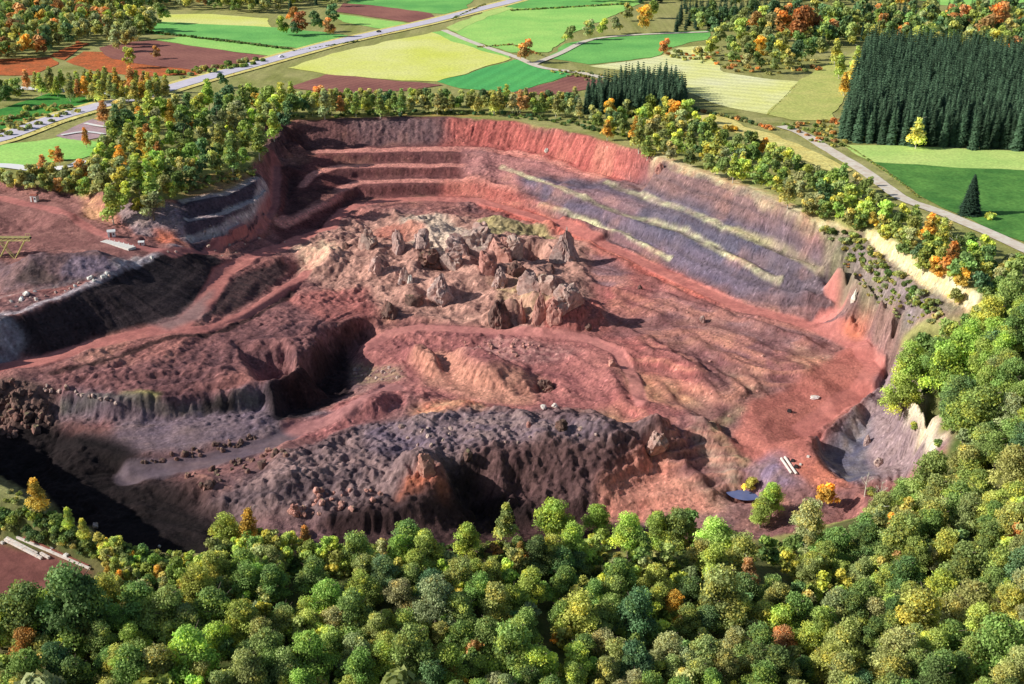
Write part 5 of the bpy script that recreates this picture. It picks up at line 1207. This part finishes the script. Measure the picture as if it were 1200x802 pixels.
for i, (px, py, wp, hp, kind, mt, lab) in enumerate(ROCKS):
    X, Y, Z = hit(px, py); dist = math.sqrt(X[0] ** 2 + Y[0] ** 2 + (CAM_H - Z[0]) ** 2); sc2 = 1.22 if (wp >= 14 and 400 < px < 700 and py < 390) else 1.0; w_ = wp * dist / FPX * 1.1 * sc2; h = hp * dist / FPX * 1.08 * (1 + (sc2 - 1) * .6)
    nm = {'spire': 'rock_spire', 'cone': 'rock_cone', 'block': 'rock_block', 'dome': 'boulder'}[kind]
    o = link(nm, rock_mesh(nm, 500 + i * 7, w_, h, kind, mt, 4 if wp > 12 else 3), None, label=lab, category='rock'); o.location = (X[0], Y[0], Z[0] - h * .12)
    c = random.uniform(.9, 1.15); o.color = (c, c * random.uniform(.94, 1), c * random.uniform(.92, 1), 1)
BO = [rock_mesh('boulder', 900 + k, 2, 1.3, 'dome' if k % 2 else 'block', RM_D, 2) for k in range(5)]; BOP = [rock_mesh('boulder', 920 + k, 2, 1.2, 'dome' if k % 2 else 'block', RM_P, 2) for k in range(4)]
BOG = [rock_mesh('boulder', 940 + k, 2, 1.2, 'dome' if k % 2 else 'block', RM_G, 2) for k in range(4)]
def scatter(poly, n, rr, protos, lab, grp, seed):
    rs = random.Random(seed); xs = [p[0] for p in poly]; ys = [p[1] for p in poly]; k = 0; pts_ = []
    while len(pts_) < n and k < n * 60:
        k += 1; px, py = rs.uniform(min(xs), max(xs)), rs.uniform(min(ys), max(ys))
        if inpoly(poly, px, py): pts_.append((px, py))
    P_ = np.array(pts_); X, Y, Z = hit(P_[:, 0], P_[:, 1])
    for x, y, z in zip(X, Y, Z):
        r = rs.uniform(rr[0], rr[1]) if rs.random() < .8 else rs.uniform(rr[1], rr[1] * 1.5)
        o = link('boulder', rs.choice(protos), None, label=lab, category='boulder', group=grp); o.location = (x, y, z - r * .25); o.rotation_euler = (0, 0, rs.uniform(0, 6.28)); o.scale = (r, r * rs.uniform(.7, 1.1), r * rs.uniform(.6, 1.2)); c = rs.uniform(.8, 1.35); o.color = (c, c, c, 1)
scatter([(-5,448),(30,448),(40,468),(60,478),(66,495),(30,512),(-5,515)], 95, (.7, 1.5), BO, 'dark brown boulder in the rubble bank at the far left edge', 'boulders of the far left rubble bank', 1)
scatter([(55,450),(80,455),(140,470),(138,474),(80,463),(50,458)], 18, (.6, 1.1), BOG, 'pale grey boulder along the lip of the left cliff', 'boulders on the left cliff lip', 2)
scatter([(165,540),(230,526),(300,508),(310,512),(260,530),(170,548)], 42, (.6, 1.1), BO, 'brown boulder in the row above the blue-grey road', 'boulders above the blue-grey road', 3)
scatter([(215,560),(255,545),(330,525),(335,535),(280,560),(230,575)], 40, (.7, 1.3), BO, 'brown boulder in the row below the blue-grey road', 'boulders below the blue-grey road', 4)
scatter([(330,592),(380,570),(440,575),(460,590),(400,600),(350,605)], 28, (.7, 1.4), BOP, 'reddish boulder at the front left of the lava mound', 'boulders at the front left of the mound', 5)
scatter([(535,397),(600,402),(640,404),(600,420),(545,410)], 36, (.4, .8), BOP, 'small pinkish stone on the rubble bank under the central track', 'stones under the central track', 6)
scatter([(412,430),(470,430),(480,445),(415,448)], 24, (.4, .9), BOG, 'small stone on the ochre rubble slope left of centre', 'stones on the ochre slope', 7)
scatter([(230,262),(330,268),(345,285),(260,300),(240,290)], 14, (.5, 1.0), BOG, 'pale stone beside the haul ramp below the left benches', 'stones beside the haul ramp', 8)
scatter([(760,350),(900,380),(950,440),(850,500),(780,440)], 14, (.4, .8), BOP, 'small stone lying on the wide red slope', 'stones on the wide red slope', 9)
scatter([(10,350),(130,318),(205,292),(207,296),(130,328),(15,366)], 34, (.5, 1.0), [rock_mesh('boulder', 960, 2, 1.2, 'block', RM_W, 2), BOG[0]], 'whitish rock along the ridge above the black scoria slope', 'whitish rocks on the scoria ridge', 10)
scatter([(470,500),(560,490),(740,508),(700,514),(560,524),(470,540)], 24, (.5, 1.1), BOG, 'grey stone on the flat back of the lava mound', 'stones on the lava mound', 11)

# ------------------------------------------------------------------ made things
M_YEL = plain('yellow_steel', (236,216,130), (212,188,110), 2, .6); M_WHT = plain('white_paint', (224,222,216), (200,196,190), 2, .6); M_LOG = plain('pale_timber', (214,198,188), (186,166,154), 1.5); M_DK = plain('dark_rubber', (40,38,40), (56,52,54), 2)
M_RUST = plain('rusty_roof', (150,84,70), (120,70,62), 2); M_GLS = plain('dark_glass', (40,46,56), (50,56,66), 2, .15); M_CONC = plain('concrete', (206,200,190), (176,170,160), 1.2)
def at(px, py): X, Y, Z = hit(px, py); return float(X[0]), float(Y[0]), float(Z[0])
# yellow conveyor trestle
x0, y0, z0 = at(-6, 304); x1, y1, z1 = at(14, 302); sc_ = math.hypot(x1, y1) / FPX
root = empty('conveyor', (x1, y1, z1), label='yellow steel conveyor gantry on lattice legs at the left edge of the yard', category='conveyor')
hgt = 8.0; d0, d1 = -22, 9.5; mb = MB()
for yy in (-.9, .9):
    for zz in (hgt, hgt + 1.5): mb.tube((d0, yy, zz), (d1, yy, zz), .16, k=6)
    n = 14
    for i in range(n): xa = d0 + (d1 - d0) * i / n; xb = d0 + (d1 - d0) * (i + 1) / n; mb.tube((xa, yy, hgt), (xb, yy, hgt + 1.5) if i % 2 else (xb, yy, hgt + 1.5), .1, k=5); mb.tube((xb, yy, hgt), (xb, yy, hgt + 1.5), .09, k=5)
mb.build('lattice_beam', M_YEL, root)
mb = MB(); mb.box(((d0 + d1) / 2, 0, hgt + 1.1), (d1 - d0, 1.4, .2)); mb.build('belt', M_DK, root)
for lx, tx in ((1.5, 7), (1.5, -4.5), (-5.5, 0), (-5.5, -10), (-12.5, -7), (-12.5, -18)):
    mb = MB()
    for yy in (-.9, .9): mb.tube((lx, yy, -.5), (tx, yy, hgt), .2, k=6)
    for q in (.3, .6, .85): xx = lx + (tx - lx) * q; mb.tube((xx, -.9, hgt * q), (xx, .9, hgt * q), .12, k=6)
    mb.build('leg', M_YEL, root)
mb = MB(); mb.tube((d1, -.75, hgt + 1.1), (d1, .75, hgt + 1.1), .4, k=12); mb.build('drum', M_DK, root)
mb = MB()
for xx in (d1 - .3, d1 - 2.3): mb.tube((xx, .95, hgt + 1.5), (xx, .95, hgt + 2.7), .07, k=5)
mb.tube((d1 - 2.3, .95, hgt + 2.7), (d1 - .3, .95, hgt + 2.7), .06, k=5); mb.build('railing', M_YEL, root)
# sheds
def shed(px, py, wpx, hpx, lab, roofm, rot=.3):
    x, y, z = at(px, py); k = math.sqrt(x * x + y * y + 200 ** 2) / FPX; w_ = wpx * k; h = hpx * k * .62
    r = empty('shed', (x, y, z - .1), label=lab, category='shed'); r.rotation_euler = (0, 0, rot)
    mb = MB(); mb.box((0, 0, h / 2), (w_, w_ * .8, h)); mb.build('wall', M_WHT, r)
    mb = MB(); n = 0; a, b_, hh = w_ * .56, w_ * .48, h
    mb.v += [(-a, -b_, hh), (a, -b_, hh), (a, b_, hh), (-a, b_, hh), (-a, 0, hh + w_ * .22), (a, 0, hh + w_ * .22)]; mb.f += [(0, 1, 5, 4), (2, 3, 4, 5), (0, 4, 3), (1, 2, 5), (3, 2, 1, 0)]; mb.build('roof', roofm, r)
    mb = MB(); mb.box((-w_ * .1, -w_ * .4 - .03, h * .4), (w_ * .26, .06, h * .8)); d = mb.build('door', M_RUST, r)
    mb = MB(); mb.box((w_ * .28, -w_ * .4 - .03, h * .55), (w_ * .22, .06, h * .3)); mb.build('window', M_GLS, r)
shed(131, 277, 8, 10, 'small white cabin at the foot of the purple rock wall', M_WHT); shed(41, 236, 7, 11, 'small white hut with a reddish roof below the lane trees', M_RUST, -.2)
mb = MB(); xa, ya, za = at(122, 282); xb, yb, zb = at(155, 293); v_ = Vector((xb - xa, yb - ya, 0)); 
r = empty('loading_slab', ((xa + xb) / 2, (ya + yb) / 2, min(za, zb)), label='long pale concrete loading slab in front of the white cabin', category='slab'); r.rotation_euler = (0, 0, math.atan2(v_.y, v_.x)); Ls = v_.length
mb.box((0, 0, .45), (Ls, 4.2, 1.3)); mb.build('deck', M_CONC, r)
mb = MB()
for i in range(6): mb.box((-Ls / 2 + Ls * (i + .5) / 6, 2.0, 1.3), (.3, .2, .6))
mb.build('kerb_posts', M_WHT, r)
shed(166, 287, 6, 6, 'tiny white kiosk at the right end of the concrete slab', M_WHT, .1)
# timber beams and concrete blocks beside the lower left yard, logs on the right platform
def beam(pa, pb, r_, name, mat, lab, cat, grp=None, sq=True):
    a, b_ = at(*pa), at(*pb); d = Vector(b_) - Vector(a); mb = MB(); Ln = d.length
    rt = empty(name, a, label=lab, category=cat) if False else None
    mb.tube((0, 0, 0), (Ln, 0, 0), r_, r_ * .93, 4 if sq else 12)
    for q in (.12, .5, .88): mb.tube((Ln * q, 0, 0), (Ln * q + .25, 0, 0), r_ * 1.1, r_ * 1.1, 4 if sq else 12)
    o = mb.build(name, mat, None, label=lab, category=cat)
    if grp: o['group'] = grp
    o.location = (a[0], a[1], (a[2]) + r_ * .75 + .05); o.rotation_euler = d.to_track_quat('X', 'Z').to_euler()
beam((6,634),(49,656),.42,'timber_beam',M_LOG,'longest pale beam nearest the camera in the lower left yard','beam')
beam((8,631.5),(44,650),.36,'timber_beam',M_LOG,'second pale beam lying just behind the nearest one','beam')
beam((48,650),(58,655.5),.42,'timber_beam',M_LOG,'short pale beam at the right end of the first beams','beam')
beam((20,631),(106,668),.36,'timber_beam',M_LOG,'very long pale beam forming the yard edge','beam')
beam((28,631),(104,664.5),.30,'timber_beam',M_RUST,'very long reddish beam behind the pale yard edge beam','beam')
beam((915.5,538.5),(927.5,556),.50,'log',M_LOG,'left of the two pale logs on the red platform','log',None,False)
beam((919.8,537),(933.5,557),.50,'log',M_LOG,'right of the two pale logs on the red platform','log',None,False)
def block(px, py, wpx, lab, mat=M_CONC, nm='concrete_block', cat='block'):
    x, y, z = at(px, py); k = math.hypot(x, y) / FPX; w_ = wpx * k; mb = MB(); mb.box((0, 0, w_ * .28), (w_, w_ * .8, w_ * .62)); mb.box((0, 0, w_ * .66), (w_ * .82, w_ * .62, w_ * .14)); mb.tube((0, 0, w_ * .7), (0, 0, w_ * .85), w_ * .07, k=8)
    o = mb.build(nm, mat, None, label=lab, category=cat); o.location = (x, y, z - .03); o.rotation_euler = (0, 0, -.5)
block(60,646,6.5,'white concrete block on the middle of the yard edge'); block(78,653,6.5,'white concrete block near the right end of the yard edge'); block(3,637,4,'small white block at the left picture edge of the yard')
block(929,541,4.5,'dark scrap lump right of the logs',M_DK,'scrap_lump','scrap'); block(933,548,5,'dark scrap lump at the lower end of the logs',M_DK,'scrap_lump','scrap'); block(938,545,3,'small white block right of the logs'); block(947,536,3.5,'white block at the dark edge right of the logs')
block(925,483,5,'dark rubber lump on the smooth red platform',M_DK,'scrap_lump','scrap'); block(187,641,3.2,'small white post stone on the near rim path')
# vehicles and signs by the highway
def vehicle(px, py, lab, van=True, rot=0.0, mat=M_WHT):
    x, y, z = at(px, py); r = empty('van' if van else 'car', (x, y, z + .9), label=lab, category='van' if van else 'car'); r.rotation_euler = (0, 0, rot)
    L_, H1, H2 = (5.4, 1.2, 2.3) if van else (4.2, .85, 1.4)
    mb = MB(); mb.box((0, 0, .3 + H1 / 2), (L_, 1.85, H1)); mb.box((-.35 if van else -.2, 0, .3 + (H1 + H2) / 2 - .05), (L_ * (.78 if van else .52), 1.7, H2 - H1), taper=.88); mb.build('body', mat, r)
    mb = MB(); mb.box((L_ * (.30 if van else .08), 0, .25 + (H1 + H2) / 2), (.5, 1.72, (H2 - H1) * .6)); mb.build('windscreen', M_GLS, r)
    for sx in (-1, 1):
        for sy in (-1, 1): mb = MB(); mb.tube((sx * L_ * .32, sy * .95, .34), (sx * L_ * .32, sy * .72, .34), .34, k=12); mb.build('wheel', M_DK, r)
vehicle(150,115,'small white van at the junction of lane and highway',True,-.1); vehicle(444,39,'dark car driving on the highway beyond the yellow meadow',False,.6,M_GLS); vehicle(330,68.5,'pale car on the highway beside the ploughed field',False,.6,M_WHT)
def sign(px, py, lab):
    x, y, z = at(px, py); r = empty('road_sign', (x, y, z), label=lab, category='sign'); mb = MB(); mb.tube((0, 0, -.2), (0, 0, 3.6), .09, k=6); mb.build('post', M_CONC, r)
    mb = MB(); mb.box((0, -.12, 3.0), (1.9, .08, 2.2)); mb.build('panel', M_WHT, r)
sign(86,137,'white sign panel on a post beside the highway at left'); sign(189,117,'white sign panel on a post at the highway bend')
# grey bare trees
def bare(px, py, hpx, lab, seed):
    x, y, z = at(px, py); rs = random.Random(seed); H_ = hpx * math.hypot(x, y) / FPX * 1.15
    r = empty('dead_tree', (x, y, z - .2), label=lab, category='tree'); mb = MB(); mb.tube((0, 0, 0), (0.1, 0, H_ * .5), .22, .15, 8); mb.tube((.1, 0, H_ * .5), (.3, .1, H_), .15, .03, 7); mb.build('trunk', M_BARKP, r)
    mb = MB()
    def br(p, d, l, w_, n):
        q = p + d * l; mb.tube(p, q, w_, w_ * .5, 5)
        if n:
            for _ in range(3): br(q, (d + Vector((rs.uniform(-.7, .7), rs.uniform(-.7, .7), rs.uniform(-.1, .5)))).normalized(), l * .62, w_ * .55, n - 1)
    for k in range(9): a = rs.uniform(0, 6.28); zz = H_ * rs.uniform(.35, .95); br(Vector((.15, .05, zz)), Vector((math.cos(a), math.sin(a), .8)).normalized(), H_ * .22 * (1.3 - zz / H_), .08, 2)
    mb.build('branches', M_BARKP, r)
bare(1013,582,30,'pale leafless tree on the slope under the grey basin',1); bare(1030,590,28,'second pale leafless tree right of the first one',2); bare(868,655,26,'grey leafless tree among the crowns left of the logs',3)
bare(183,66,9,'purple grey bare tree in the ploughed field',4); bare(950,660,34,'thin pale trunk tree below the platform corner',5)
xw, yw, zw = at(872, 577); zw += .6; ring = []
for a in np.linspace(0, 2 * math.pi, 40, endpoint=False):
    r_ = .5
    while r_ < 6.5 and Hat(xw + r_ * math.cos(a), yw + r_ * math.sin(a)) < zw: r_ += .25
    ring.append((xw + (r_ + .3) * math.cos(a), yw + (r_ + .3) * math.sin(a), zw))
me = bpy.data.meshes.new('pond'); me.from_pydata(ring, [], [list(range(40))]); me.materials.append(pool); link('pond', me, kind='structure')
